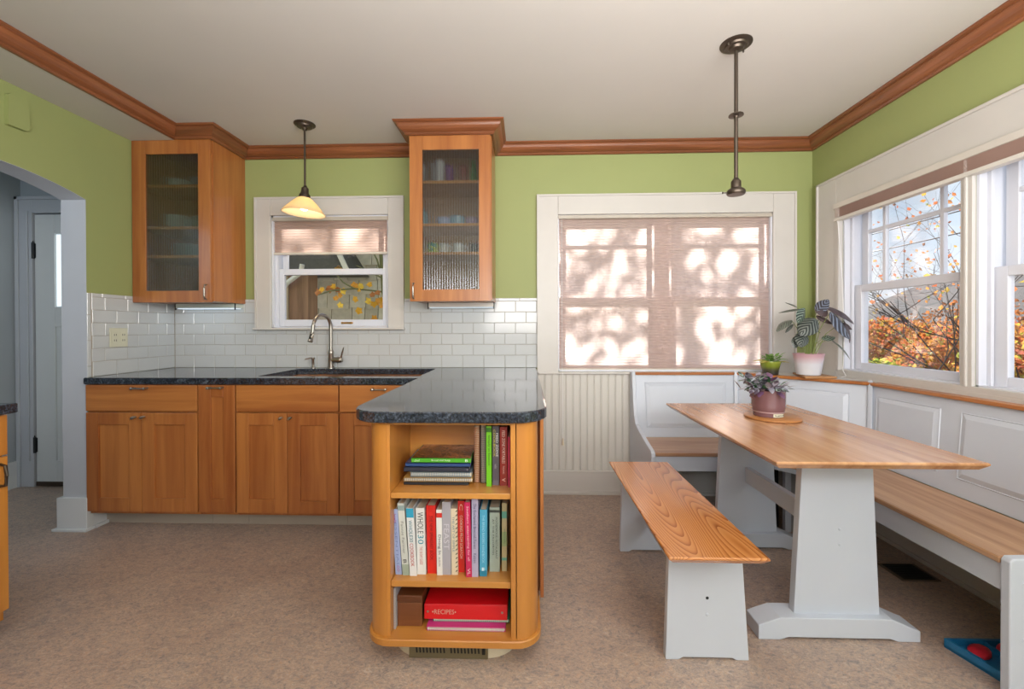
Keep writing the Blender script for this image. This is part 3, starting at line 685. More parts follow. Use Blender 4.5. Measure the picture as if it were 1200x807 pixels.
for x0, x1, lab, lx in [(.09, .53, 'slim glass under-cabinet light below the left wall cabinet', 0), (1.93, 2.40, 'slim white under-cabinet light below the middle wall cabinet', 1)]:
    u = thing('undercabinet_light', ((x0+x1)/2, -.05, 1.345), lab, 'light')
    build('housing', MB().box(x0, x1, -.10, -.008, 1.352, 1.384), paint('#c8d2ca' if not lx else '#d8d4cc', .3), u, bev=.003)
    build('diffuser', MB().box(x0+.01, x1-.01, -.09, -.02, 1.346, 1.352), emis('#dff0ff', .5 if not lx else .15), u)
    build('bracket', MB().box(x1-.004, x1+.003, -.10, -.095, 1.338, 1.384), M['iron'], u); build('bracket', MB().box(x0-.003, x0+.004, -.10, -.095, 1.338, 1.384), M['iron'], u)
a = light('AREA', 'undercabinet_glow', (.26, -.12, 1.343), .12, (.8, .92, 1), shape='RECTANGLE', size=.4, size_y=.05)
# dishes in the cabinets
def plate_stack(x, y, z, r, n, mat, lab, grp, dz=.010, bowl=False):
    for i in range(n):
        zz = z+i*dz
        if bowl: pr = [(r*.4, 0), (r*.45, .004), (r*.8, .02), (r, .05), (r*.97, .05), (r*.77, .024), (r*.4, .009), (0, .009)]
        else: pr = [(r*.55, 0), (r*.6, .002), (r, .014), (r, .016), (r*.62, .006), (0, .005)]
        o = build('bowl' if bowl else 'plate', MB().lathe(pr, (x, y, zz), 24), mat, smooth=True); tag(o, (('lowest', 'second', 'third', 'fourth', 'fifth', 'sixth', 'seventh', 'eighth')[i]+' up, ' if i else 'lowest ')+lab if i < n-1 else 'top '+lab, 'bowl' if bowl else 'plate', grp)
pw = paint('#b9c6c2', .2, coat=.3); pg_ = paint('#9fb3ae', .2)
plate_stack(.28, -.16, 1.402, .135, 5, pg_, 'pale plate stacked on the bottom of the left wall cabinet', 'plates on the left cabinet floor')
plate_stack(.30, -.17, 1.697, .125, 8, pw, 'white dinner plate stacked on the second shelf of the left cabinet', 'dinner plates in the left cabinet', .0095)
plate_stack(.19, -.18, 1.889, .075, 4, pw, 'pale bowl in the left-hand stack of the left cabinet middle shelf', 'bowls, left-hand stack', .016, True)
plate_stack(.37, -.18, 1.889, .075, 3, pg_, 'grey green bowl in the right-hand stack of the left cabinet middle shelf', 'bowls, right-hand stack', .018, True)
gl1 = paint('#8f98a8', .1, coat=.5)
plate_stack(.20, -.18, 2.168, .07, 2, pw, 'small bowl at the left of the left cabinet top shelf', 'small bowls on the top shelf', .018, True)
plate_stack(.38, -.18, 2.168, .085, 2, gl1, 'lavender grey bowl at the right of the left cabinet top shelf', 'lavender bowls on the top shelf', .02, True)
def tumbler(x, z, h, r, c, lab, cat='glass', grp=None, y=-.2, r2=None, nm='tumbler', mug=False):
    r2 = r2 or r; m_ = paint(c, .12, coat=.6)
    if mug:
        t = thing(nm, (x, y, z), lab, cat, grp); build('body', MB().lathe([(r*.9, 0), (r, .006), (r2, h), (r2*.9, h), (r*.85, .01), (0, .008)], (x, y, z), 20), m_, t, smooth=True)
        build('handle', MB().tube([(x+r-.002, y, z+h*.8), (x+r+.022, y, z+h*.75), (x+r+.026, y, z+h*.45), (x+r-.002, y, z+h*.25)], .005, 8), m_, t, smooth=True); return t
    o = build(nm, MB().lathe([(r*.9, 0), (r*.95, .004), (r2, h), (r2*.92, h), (r*.85, .01), (0, .008)], (x, y, z), 20), m_, smooth=True); return tag(o, lab, cat, grp)
for k, x in enumerate((1.905, 2.01, 2.045)): tumbler(x, 2.172, .15, .03, '#b9b7bd', ('leftmost', 'second', 'third, rear')[k]+' clear tall tumbler on the middle cabinet top shelf', grp='clear tumblers on the top shelf', y=-.2-.05*(k == 2), r2=.034)
tumbler(2.10, 2.172, .135, .026, '#7d3f86', 'purple tumbler on the middle cabinet top shelf', r2=.03)
tumbler(2.20, 2.172, .135, .027, '#8e4630', 'amber red tumbler on the middle cabinet top shelf', r2=.03)
o = build('bottle', MB().lathe([(.026, 0), (.028, .01), (.028, .09), (.02, .11), (.013, .13), (.012, .165), (.015, .17), (0, .172)], (2.27, -.2, 2.172), 18), paint('#4d8a3c', .15, coat=.5), smooth=True); tag(o, 'green bottle at the right of the middle cabinet top shelf', 'bottle')
o = build('bottle', MB().lathe([(.026, 0), (.03, .01), (.03, .09), (.018, .11), (.016, .13), (0, .132)], (1.92, -.2, 1.891), 18), paint('#6f9fb0', .15, coat=.5), smooth=True); tag(o, 'pale blue bottle with dark cap on the third shelf', 'bottle')
tumbler(2.065, 1.891, .062, .04, '#8fa0c8', 'blue glass bowl on the middle cabinet third shelf', 'bowl', nm='glass_bowl', r2=.05)
tumbler(2.155, 1.891, .07, .045, '#6f9fb8', 'teal blue glass bowl on the middle cabinet third shelf', 'bowl', nm='glass_bowl', r2=.055)
tumbler(2.255, 1.891, .06, .038, '#9a7f9c', 'mauve glass cup on the middle cabinet third shelf', nm='glass_bowl', cat='bowl', r2=.044)
mg = tumbler(1.985, 1.703, .08, .036, '#b7c93c', 'lime green mug with dark green checks in the middle cabinet', 'mug', mug=True, nm='mug')
mb = MB()
for a_, zz in ((200, .045), (250, .02), (290, .05), (250, .055)):
    a0 = math.radians(a_); vs = []
    for da in (0, .35, .7):
        for z_ in (zz, zz+.026): vs.append((1.985+.0366*math.cos(a0+da), -.2+.0366*math.sin(a0+da), 1.703+z_))
    mb.add(vs, [(0, 2, 3, 1), (2, 4, 5, 3)])
build('checks', mb, paint('#1f7f62', .3), mg)
tumbler(2.065, 1.703, .075, .034, '#c3c1bd', 'pale grey mug right of the lime green mug', 'mug', mug=True, nm='mug')
tumbler(2.165, 1.703, .075, .036, '#cfd2d3', 'white mug left of the black jars', 'mug', mug=True, nm='mug')
for zz, lb in ((1.703, 'lower'), (1.741, 'upper')): tumbler(2.275, zz, .037, .034, '#22303a', lb+' black cup stacked at the right of the middle cabinet', 'cup', nm='cup')
tumbler(1.955, 1.402, .04, .03, '#b0c4d6', 'pale blue cup on the bottom of the middle cabinet', 'cup', nm='cup')
tumbler(2.05, 1.402, .028, .045, '#8fa0aa', 'low grey dish on the bottom of the middle cabinet', 'dish', nm='dish', r2=.055)
tumbler(2.17, 1.402, .022, .04, '#a8b0b4', 'small white dish on the bottom of the middle cabinet', 'dish', nm='dish', r2=.05)

# ------------------------------------------------------------------ books
def book(x0, x1, xt0, z0, z1, y, depth, cov, label, grp, txts=(), bands=(), pages=True):
    """upright book: spine faces the camera; xt0 = left x at the top (lean)"""
    t = thing('book', ((x0+x1)/2, y+depth/2, z0), label, 'book', grp); c_ = paint(cov, .35, coat=.2) if isinstance(cov, str) else cov
    h = z1-z0; lean = xt0-x0
    sh_ = lambda p: Vector((p[0]+lean*(p[2]-z0)/h, p[1], p[2]))
    def sb(mb): 
        mb.v = [sh_(v) for v in mb.v]; return mb
    w = x1-x0; th_ = min(.0025, w*.16)
    build('cover', sb(MB().box(x0, x0+th_, y, y+depth, z0, z1).box(x1-th_, x1, y, y+depth, z0, z1).box(x0+th_, x1-th_, y, y+th_, z0, z1)), c_, t)
    build('pages', sb(MB().box(x0+th_, x1-th_, y+th_, y+depth-.004, z0+.003, z1-.004)), M['paper'], t)
    for (f0, f1, cc) in bands: build('band', sb(MB().box(x0-.0002, x1+.0002, y-.0005, y+.002, z0+h*f0, z0+h*f1)), paint(cc, .4), t)
    up = Vector((1, 0, 0)); dn = Vector((-lean, 0, -h)).normalized()
    for (s, f0, f1, ww, cc, *off) in txts:
        fc = (f0+f1)/2; o_ = off[0] if off else 0
        text(s, t, sh_(((x0+x1)/2+o_*w, y-.0012, z0+h*fc)), dn, up, h*abs(f1-f0), w*ww, paint(cc, .5))
    return t
g2 = 'cookbooks on the middle shelf'
B2 = [
 (2.131, 2.154, 2.146, .540, -1.585, '#9fb2dc', 'lavender blue paperback leaning at the left end of the middle shelf', [('ESSENTIAL', .12, .8, .35, '#7d8dc0'), ('bowls', .8, .93, .5, '#b03a90'), ('CO', .05, .14, .4, '#b03a90')], []),
 (2.154, 2.178, 2.173, .563, -1.588, '#cdd3ce', 'pale grey green cookbook second from the left on the middle shelf', [('Fannie Farmer', .3, .75, .4, '#7d837d'), ('B', .17, .22, .5, '#222222')], [(0, .15, '#9fae9f'), (.9, .97, '#8fa6a8')]),
 (2.187, 2.2125, 2.200, .548, -1.592, '#dfe2e4', 'white cookbook with a blue top band, third on the middle shelf', [('WHOLE30', .50, .82, .5, '#3f7f8c'), ('COOKBOOK', .14, .48, .5, '#b8332c')], [(.86, .995, '#2f9fc4')]),
 (2.220, 2.251, 2.226, .544, -1.582, '#e2e2e0', 'white cookbook with large teal and black title, fourth on the middle shelf', [('WHOLE', .62, .94, .68, '#2a3538'), ('30', .46, .6, .68, '#2e93a8'), ('THE 30-DAY GUIDE', .15, .42, .34, '#c9766e')], []),
 (2.257, 2.291, 2.261, .551, -1.575, '#d8231b', 'thick bright red cookbook left of the slim white one', [('THE NEW SPEAKEASY BOOK', .2, .85, .34, '#7c1410')], []),
 (2.296, 2.316, 2.298, .540, -1.585, '#e6e6e4', 'slim white book with a red band near its top', [('Dining In', .32, .62, .6, '#20242a'), ('ALISON', .14, .28, .35, '#777777')], [(.88, .95, '#d3332c')]),
 (2.314+.003, 2.348, 2.318, .567, -1.582, '#a9a8b2', 'tall silver grey book with embossed white title', [('FEAST', .35, .7, .62, '#cfced6')], [])]
B3 = [
 (2.3485, 2.3715, 2.351, .543, -1.581, '#ddd0b6', 'cream book with dark diagonal dashes on its spine', [('THE ART OF SIMPLE', .35, .88, .35, '#6f8a98', -.12)], [], 'dash'),
 (2.372, 2.3955, 2.373, .564, -1.564, '#d3261c', 'bright red book titled cooking from scratch', [('COOKING FROM SCRATCH', .2, .8, .42, '#f0d8c4'), ('C', .87, .96, .5, '#f4c8b8')], []),
 (2.400, 2.421, 2.406, .572, -1.595, '#c8205a', 'magenta book right of the red scratch cooking book', [('Southern entertaining for all', .22, .95, .5, '#f0c8d4'), ('VL', .03, .12, .5, '#f0d8e0')], []),
 (2.4265, 2.4495, 2.4265, .584, -1.592, '#b0abc6', 'tall lavender book next to the magenta one', [('The Enchanted Broccoli Forest', .36, .94, .45, '#3c4668'), ('Katzen', .18, .3, .45, '#3c4668')], []),
 (2.4555, 2.4815, 2.454, .543, -1.588, '#4aa3c6', 'sky blue book on the right half of the middle shelf', [('THE BREAD BAKERS HANDBOOK', .2, .92, .34, '#a8dcee'), ('i', .08, .14, .4, '#e0f4fa')], [(0, .09, '#227fa0')]),
 (2.4885, 2.5255, 2.488, .539, -1.557, '#a7b5a8', 'thick sage green restaurant cookbook', [('MOOSEWOOD RESTAURANT', .2, .85, .2, '#1f2a26', .18), ('AT THE FAVORITES', .26, .82, .18, '#1f2a26', -.14)], [(.92, .96, '#3c4440')]),
 (2.534, 2.552, 2.533, .553, -1.553, '#b9ad84', 'narrow khaki book with green patches at the right end', [('naturally', .4, .62, .4, '#5c7a58')], [(.78, .88, '#5fa394'), (.37, .58, '#94a878'), (.16, .2, '#5fa394')])]
for r_ in B2+B3:
    xt, x1, x0, z1, y, cc, lb, tx, bd = r_[:9]; x1 += x0-xt
    t = book(x0, x1, xt, Z2, z1, y, .19, cc, lb, g2, tx, bd)
    if len(r_) > 9:
        mb = MB(); h = z1-Z2
        for k in range(15):
            z = Z2+.01+k*h/15.5; mb.add([(x1-.008, y-.0008, z), (x1-.001, y-.0008, z+.006), (x1-.001, y-.0008, z+.010), (x1-.008, y-.0008, z+.004)], [(0, 1, 2, 3)])
        build('dashes', mb, M['iron'], t)
def coil(mb, p0, p1, r, n, wr=.0011):
    """row of binding rings between p0 and p1"""
    p0 = Vector(p0); p1 = Vector(p1); d = (p1-p0); ax = d.normalized()
    q = ax.to_track_quat('Z', 'Y')
    for i in range(n):
        c_ = p0+d*(i+.5)/n; vs = []; fs = []; m_ = 8
        for k in range(m_):
            a = 2*PI*k/m_; e_ = q @ Vector((math.cos(a), math.sin(a), 0))
            for s in (-1, 1): vs.append(c_+e_*r+ax*wr*s)
        for k in range(m_): fs.append((2*k, 2*k+1, (2*k+3) % (2*m_), (2*k+2) % (2*m_)))
        mb.add(vs, fs)
    return mb
def flat_book(x0, x1, z0, z1, y, depth, cov, label, grp, name='book', txt=None, rings=None, edge=None, cover_mat=None, skew=0):
    t = thing(name, ((x0+x1)/2, y+depth/2, z0), label, name.replace('_', ' '), grp); c_ = paint(cov, .35, coat=.2); h = z1-z0; tc_ = min(.0025, h*.2)
    def sk_(mb):
        mb.v = [Vector((v.x+skew*(v.y-y), v.y, v.z)) for v in mb.v]; return mb
    if rings:
        build('cover', sk_(MB().box(x0, x1, y+.006, y+depth, z0, z0+tc_).box(x0, x1, y+.006, y+depth, z1-tc_, z1)), c_, t)
        build('pages', sk_(MB().box(x0+.002, x1-.002, y+.008, y+depth, z0+tc_, z1-tc_)), M['paper'], t)
        r = max(h*.5, .004); build('spiral', coil(MB(), (x0+.004, y+.006, (z0+z1)/2), (x1-.004, y+.006, (z0+z1)/2), r, 36, .0015), paint(rings, .35, .3), t)
    else:
        build('cover', sk_(MB().box(x0, x1, y, y+depth, z0, z0+tc_).box(x0, x1, y, y+depth, z1-tc_, z1).box(x0, x1, y, y+tc_, z0, z1)), c_, t, bev=.0006)
        build('pages', sk_(MB().box(x0+.003, x1-.003, y+tc_, y+depth-.003, z0+tc_, z1-tc_)), M['paper'], t)
    if txt: 
        for (s, f, w, hh, cc) in txt: text(s, t, (x0+(x1-x0)*f, y-.0008, (z0+z1)/2), (1, 0, 0), (0, 0, 1), w, h*hh, paint(cc, .5))
    return t
gs = 'books lying on the upper shelf'
ys = -1.545
flat_book(2.166, 2.409, Z1+.0003, .6255, ys, .19, '#23262c', 'thin black book at the bottom of the lying stack', gs)
flat_book(2.164, 2.424, .6265, .6425, ys-.004, .20, '#b0883c', 'wire-bound book with ochre cover, second from the bottom of the stack', gs, rings='#8a8a88')
flat_book(2.188, 2.420, .6435, .6625, ys, .19, '#7d8c96', 'wire-bound grey book in the middle of the lying stack', gs, rings='#8496a2')
flat_book(2.166, 2.412, .6645, .6825, ys, .20, '#2b2f3f', 'black notebook above the wire-bound books', gs, txt=[('o', .97, .005, .3, '#b8b8b8')])
flat_book(2.172, 2.416, .6835, .6975, ys, .20, '#27477c', 'navy blue book under the green topped cookbook', gs)
t = flat_book(2.194, 2.4175, .6985, .7165, ys, .21, '#4aa528', 'green spined cookbook on top of the stack with a food photo cover', gs, txt=[('Bread and Soup', .5, .07, .5, '#d8f0d0'), ('chef', .1, .02, .5, '#c8e8c0'), ('B', .93, .01, .5, '#eef8ec')])
def cover_photo():
    m, t_, b_ = newmat('cover_photo'); v = coord(t_, (1, 1, 1)); f = noise(t_, v, 9, 2, .5); f2 = noise(t_, v, 90, 3)
    r1 = ramp(t_, [(.42, '#2a1c12'), (.5, '#8c5a3a'), (.6, '#b08058')]); r2 = ramp(t_, [(.35, '#3a1e0c'), (.6, '#b4702a')])
    mx_ = N(t_, 'ShaderNodeMix', data_type='RGBA'); t_.links.new(f, r1.inputs[0]); t_.links.new(f2, r2.inputs[0]); mx_.inputs[0].default_value = .45
    t_.links.new(r1.outputs[0], mx_.inputs[6]); t_.links.new(r2.outputs[0], mx_.inputs[7]); t_.links.new(mx_.outputs[2], b_.inputs['Base Color']); b_.inputs['Roughness'].default_value = .25; return m
build('cover_picture', MB().box(2.196, 2.416, ys+.002, ys+.208, .7164, .7172), cover_photo(), t)
gv = 'books standing at the right of the upper shelf'
def spiral_v(x0, x1, z1, y, c_, ring, lab):
    t = thing('spiral_book', ((x0+x1)/2, y+.1, Z1), lab, 'book', gv); w = x1-x0
    build('cover', MB().box(x0, x0+.002, y+.008, y+.19, Z1, z1).box(x1-.002, x1, y+.008, y+.19, Z1, z1), paint(c_, .5), t)
    build('pages', MB().box(x0+.002, x1-.002, y+.012, y+.19, Z1+.002, z1-.002), M['paper'], t)
    build('spiral', coil(MB(), ((x0+x1)/2, y+.009, Z1+.004), ((x0+x1)/2, y+.009, z1-.004), w*.46, 40, .0016), paint(ring, .3, .5), t)
spiral_v(2.4265, 2.4485, .832, -1.525, '#7a4a2c', '#c08a68', 'brown spiral-bound book left of the black one on the upper shelf')
spiral_v(2.452, 2.474, .836, -1.53, '#1c1c1e', '#9a9894', 'black spiral-bound book with silver rings on the upper shelf')
book(2.4765, 2.4955, 2.4765, Z1, .838, -1.552, .19, '#6cc018', 'lime green wire-bound cookbook on the upper shelf', gv, [('Simply in Season', .35, .85, .5, '#1c4a10')], [(.9, .97, '#2c6c14')])
book(2.4985, 2.5225, 2.4985, Z1, .836, -1.54, .19, '#56525c', 'grey cookbook with yellow and white lettering on the upper shelf', gv, [('COOKBOOK', .48, .94, .34, '#d0c838', -.22), ('FEED ZONE', .48, .88, .34, '#e8e8ea', .22), ('velo', .28, .36, .4, '#b8b4bc')], [(.0, .08, '#6c6470')])
book(2.526, 2.5535, 2.526, Z1, .833, -1.544, .19, '#8f2418', 'rust red cookbook near the right end of the upper shelf', gv, [('FEED ZONE PORTABLES', .38, .94, .36, '#e6d4c8'), ('THOMAS', .2, .34, .24, '#e6c4b8'), ('v', .07, .13, .5, '#e6c4b8')], [])
book(2.557, 2.5645, 2.557, Z1, .80, -1.56, .17, '#b81e46', 'thin crimson booklet at the far right of the upper shelf', gv)
# bottom shelf
t = thing('recipe_box', (2.192, -1.50, Z0), 'dark brown wooden recipe box on the bottom shelf', 'box')
build('body', MB().box(2.150, 2.241, -1.579, -1.42, Z0, .195), M['dark_wood'], t, bev=.0015)
build('lid', MB().box(2.149, 2.242, -1.580, -1.419, .197, .221), M['dark_wood'], t, bev=.002)
t = thing('spiral_notebook', (2.1455, -1.52, Z0), 'white spiral notebook standing at the left end of the bottom shelf', 'notebook')
build('cover', MB().box(2.1425, 2.1442, -1.597, -1.41, Z0, .258).box(2.1465, 2.1482, -1.597, -1.41, Z0, .258), paint('#b9bcc4', .5), t)
build('pages', MB().box(2.1442, 2.1465, -1.595, -1.41, Z0+.002, .256), M['paper'], t)
build('spiral', coil(MB(), (2.1455, -1.600, Z0+.004), (2.1455, -1.600, .256), .0035, 30), paint('#d8d8dc', .3, .5), t)
t = flat_book(2.262, 2.548, Z0+.0005, .122, -1.605, .2, '#c83880', 'pink spiral notebook at the bottom of the bottom-shelf pile', 'notebooks under the red binder', name='notebook', rings='#d8d8dc')
t = flat_book(2.279, 2.5605, .1225, .1335, -1.575, .2, '#4fa080', 'green spiral notebook just under the red binder', 'notebooks under the red binder', name='notebook', rings='#d0dcd4')
t = thing('ring_binder', (2.40, -1.47, .1345), 'bright red recipe binder lying on the bottom shelf', 'binder')
red = paint('#d4101c', .28, coat=.3)
build('cover', MB().box(2.249, 2.5535, -1.575, -1.37, .1345, .138).box(2.249, 2.5535, -1.575, -1.37, .186, .1895).box(2.249, 2.5535, -1.578, -1.575, .1355, .1885), red, t, bev=.001)
build('pages', MB().box(2.256, 2.548, -1.565, -1.38, .139, .178), M['paper'], t)
text('\u2022RECIPES\u2022', t, (2.322, -1.5788, .163), (1, 0, 0), (0, 0, 1), .088, .017, paint('#d8b8a8', .4, .3))
for x in (2.262, 2.535): build('rivet', MB().lathe([(.0045, 0), (.004, .001), (0, .0015)], (x, -1.578, .163), 12, (0, -1, 0)), M['nickel'], t)

# ------------------------------------------------------------------ left front cabinet
t = thing('base_cabinet', (.33, -2.4, 0), 'orange wooden cabinet at the left frame edge with dark granite top', 'cabinet')
build('body', MB().box(.03, .64, -3.3, -1.575, .10, .882), M['book'], t)
build('toe_kick', MB().box(.03, .58, -3.3, -1.59, 0, .10), paint('#a79e91', .6), t)
for k in range(4):
    y1 = -1.572-k*.43; y0 = y1-.425
    d = build('drawer', MB().box(.64, .66, y0, y1, .728, .878), M['book'], t, bev=.002)
    build('handle', MB().tube([(.66, y1-.17, .80), (.685, y1-.175, .80), (.688, y1-.21, .80), (.685, y1-.25, .80), (.66, y1-.255, .80)], .005, 8), M['bronze'], d, smooth=True)
    d = build('door', MB().box(.64, .66, y0, y1, .142, .722), M['book'], t, bev=.002)
    build('handle', MB().tube([(.66, y1-.024, .696), (.683, y1-.026, .692), (.687, y1-.026, .655), (.683, y1-.026, .618), (.66, y1-.024, .614)], .0055, 8), M['bronze'], d, smooth=True)
o = build('countertop', slab([(.002, -3.35), (.692, -3.35), (.692, -1.565), (.002, -1.605)], [], .885, .922, .003), M['granite']); tag(o, 'dark granite counter slab on the left edge cabinet', 'countertop')

# ------------------------------------------------------------------ pendants
t = thing('pendant_lamp', (1.194, -.382, 1.92), 'lit pendant lamp with amber glass shade above the sink', 'lamp')
P_ = Vector((1.194, -.382, 0))
build('canopy', MB().lathe([(.066, 0), (.066, -.004), (.058, -.010), (.05, -.012), (.046, -.020), (.02, -.026), (.012, -.04), (0, -.041)], P_+Vector((0, 0, ZC)), 28), M['bronze'], t, smooth=True)
build('rod', MB().cyl(P_+Vector((0, 0, 2.11)), P_+Vector((0, 0, ZC-.03)), .0065), M['bronze'], t, smooth=True)
tilt = Matrix.Translation(P_+Vector((0, 0, 2.10))) @ Matrix.Rotation(math.radians(3.5), 4, 'Y')
build('socket', MB().lathe([(.008, .03), (.012, .02), (.022, .012), (.024, -.02), (.034, -.034), (.034, -.05), (.018, -.052)], (0, 0, 0), 20).xf(tilt), M['bronze'], t, smooth=True)
glsh = translucent('#efe2c8', .55, gloss=.08, tc='#f3dfb8')
build('shade', MB().lathe([(.030, -.048), (.044, -.056), (.075, -.085), (.108, -.122), (.130, -.148), (.131, -.153), (.125, -.152), (.104, -.125), (.07, -.088), (.04, -.06), (.029, -.052)], (0, 0, 0), 36).xf(tilt), glsh, t, smooth=True)
build('bulb', MB().lathe([(0, -.135), (.02, -.128), (.028, -.108), (.022, -.085), (.012, -.068), (.012, -.05)], (0, 0, 0), 16).xf(tilt), emis('#fff0d0', 6), t, smooth=True)
bl = light('POINT', 'bulb_light', (1.19, -.382, 1.97), 2.2, (1, .80, .52), shadow_soft_size=.03)
t = thing('pendant_lamp', (3.608, -1.085, 1.82), 'bare bronze pendant rod without a shade above the dining table', 'lamp')
P_ = Vector((3.610, -1.085, 0))
build('canopy', MB().lathe([(.07, 0), (.07, -.004), (.062, -.009), (.052, -.010), (.048, -.017), (.035, -.019), (.03, -.028), (.014, -.034), (0, -.036)], P_+Vector((0, 0, ZC)), 28), M['bronze'], t, smooth=True)
for a in (30, 210): build('screw', MB().lathe([(.004, 0), (.004, -.012), (.002, -.016), (0, -.017)], P_+Vector((.055*math.cos(math.radians(a)), .055*math.sin(math.radians(a)), ZC-.008)), 10), M['bronze'], t, smooth=True)
build('rod', MB().cyl(P_+Vector((0, 0, 1.88)), P_+Vector((0, 0, ZC-.02)), .0085), M['bronze'], t, smooth=True)
build('collar', MB().lathe([(.009, .012), (.012, .008), (.032, .002), (.033, -.003), (.012, -.006), (.009, -.012)], P_+Vector((0, 0, 2.194)), 22), M['bronze'], t, smooth=True)
build('socket', MB().lathe([(.009, .035), (.016, .026), (.022, .018), (.022, -.012), (.036, -.020), (.041, -.028), (.041, -.038), (.036, -.044), (0, -.044)], P_+Vector((0, 0, 1.866)), 24), M['bronze'], t, smooth=True)
build('thumb_screw', MB().cyl(P_+Vector((-.036, 0, 1.832)), P_+Vector((-.058, 0, 1.832)), .0025, n=8).lathe([(0, 0), (.005, .002), (.005, .005), (0, .007)], P_+Vector((-.058, 0, 1.832)), 10, (-1, 0, 0)), M['bronze'], t, smooth=True)

# ------------------------------------------------------------------ table and bench
def chamf_top(x0, x1, y0, y1, z, t=.026, ch=.018): return slab([(x0, y0), (x1, y0), (x1, y1), (x0, y1)], [], z-t, z, .003, ch)
t = thing('dining_table', (3.78, -1.16, 0), 'long trestle dining table with oiled wood top and white base', 'table')
build('tabletop', chamf_top(3.44, 4.115, -1.712, -.605, .762), M['topy'], t)
def plug(p, parent, r=.006, m='nook', n=(0, -1, 0)): return build('plug', MB().lathe([(r, 0), (r, .001), (r*.6, .0025), (0, .003)], p, 12, n), M[m], parent, smooth=True)
for k, (yf, s) in enumerate(((-1.43, -1), (-.745, -1))):
    yb = yf+.034
    pd = build('pedestal', MB().prism([(3.667, .07), (3.995, .07), (3.965, .737), (3.702, .737)], 'y', yf, yb), M['nook'], t, bev=.003)
    plug((3.842, yf, .415), pd); plug((3.842, yf, .355), pd)
    foot = [(3.517, 0), (3.60, 0), (3.63, .010), (4.01, .010), (4.04, 0), (4.123, 0), (4.123, .042), (4.10, .050), (4.02, .085), (3.60, .085), (3.545, .066), (3.517, .055)]
    build('foot', MB().prism(foot, 'y', yf-.03, yb+.03), M['nook'], t, bev=.003)
    build('cleat', MB().box(3.60, 4.0, yf-.0, yb+.03, .712, .736), M['nook'], t, bev=.002)
build('stretcher', MB().box(3.822, 3.852, -1.396, -.745, .355, .438), M['nook'], t, bev=.003)
t = thing('bench', (3.255, -1.215, 0), 'freestanding bench with flame-grained wood top and white legs', 'bench')
build('seat', chamf_top(3.09, 3.415, -1.722, -.705, .45), M['benchy'], t)
for yf in (-1.57, -.815):
    pg2 = [(3.127, 0), (3.175, 0), (3.19, .008), (3.365, .008), (3.38, 0), (3.425, 0), (3.398, .425), (3.14, .425)]
    lg = build('leg', MB().prism(pg2, 'y', yf, yf+.03), M['nook'], t, bev=.003)
    plug((3.276, yf, .165), lg); build('screw_hole', MB().lathe([(.0055, 0), (.0055, .0006), (0, .0006)], (3.276, yf, .225), 12, (0, -1, 0)), M['iron'], lg)
build('stretcher', MB().box(3.262, 3.29, -1.54, -.815, .15, .24), M['nook'], t, bev=.003)

# ------------------------------------------------------------------ built-in nook benches
def V(*a): return Vector(a)
def lerp(a, b, t): return a+(b-a)*t
def qp(q, u, v): return lerp(lerp(q[0], q[1], u), lerp(q[3], q[2], u), v)
def quad_slab(q, t_):
    n = (q[1]-q[0]).cross(q[3]-q[0]).normalized()
    if n.dot(V(2.62, -3.1, 1.2)-q[0]) < 0: n = -n
    return MB().hexa(q, [p-n*t_ for p in q]), n
def raised(q, u0, u1, v0, v1, parent, h=.009, ch=.022):
    _, n = quad_slab(q, .01); L_ = (q[1]-q[0]).length; H_ = (q[3]-q[0]).length
    a = [qp(q, u, v)+n*.0015 for u, v in ((u0, v0), (u1, v0), (u1, v1), (u0, v1))]
    du, dv = ch/L_, ch/H_; b_ = [qp(q, u, v)+n*h for u, v in ((u0+du, v0+dv), (u1-du, v0+dv), (u1-du, v1-dv), (u0+du, v1-dv))]
    gr = 0.006; cu_, cv_ = gr/L_, gr/H_
    rim = []; 
    for u, v in ((u0-cu_, v0-cv_), (u1+cu_, v0-cv_), (u1+cu_, v1+cv_), (u0-cu_, v1+cv_)): rim.append(qp(q, u, v)+n*.0002)
    rt_ = []
    for u, v in ((u0-cu_*.5, v0-cv_*.5), (u1+cu_*.5, v0-cv_*.5), (u1+cu_*.5, v1+cv_*.5), (u0-cu_*.5, v1+cv_*.5)): rt_.append(qp(q, u, v)+n*.004)
    mb = MB().add(a+b_, [(0, 1, 5, 4), (1, 2, 6, 5), (2, 3, 7, 6), (3, 0, 4, 7), (4, 5, 6, 7)])
    mb.add(rim+rt_+a, [(0, 1, 5, 4), (1, 2, 6, 5), (2, 3, 7, 6), (3, 0, 4, 7), (4, 5, 9, 8), (5, 6, 10, 9), (6, 7, 11, 10), (7, 4, 8, 11)])
    return build('raised_panel', mb, M['nook'], parent)
A0, A1, A2, A3 = V(3.395, -.150, .45), V(4.070, -.150, .45), V(4.110, -.055, .866), V(3.395, -.055, .866)
B0, B1, B2_, B3_ = A1, V(4.535, -.680, .45), V(4.600, -.610, .866), A2
C0, C1, C2, C3 = B1, V(4.535, -1.69, .45), V(4.600, -1.69, .866), B2_
gN = 'built-in benches of the breakfast nook'
nb = thing('banquette_bench', (3.75, -.28, 0), 'white built-in bench below the large shaded window', 'bench', gN)
build('backrest', quad_slab([A0, A1, A2, A3], .02)[0], M['nook'], nb); raised([A0, A1, A2, A3], .105, .885, .16, .865, nb)
build('cap', MB().box(3.398, 4.11, -.070, -.028, .868, .886), M['capx'], nb, bev=.003)
build('seat', slab([(3.396, -.535), (3.90, -.535), (4.075, -.149), (3.396, -.149)], [], .428, .45, .004), M['seatx'], nb)
build('apron', MB().box(3.396, 3.90, -.518, -.498, .335, .428), M['nook'], nb, bev=.002)
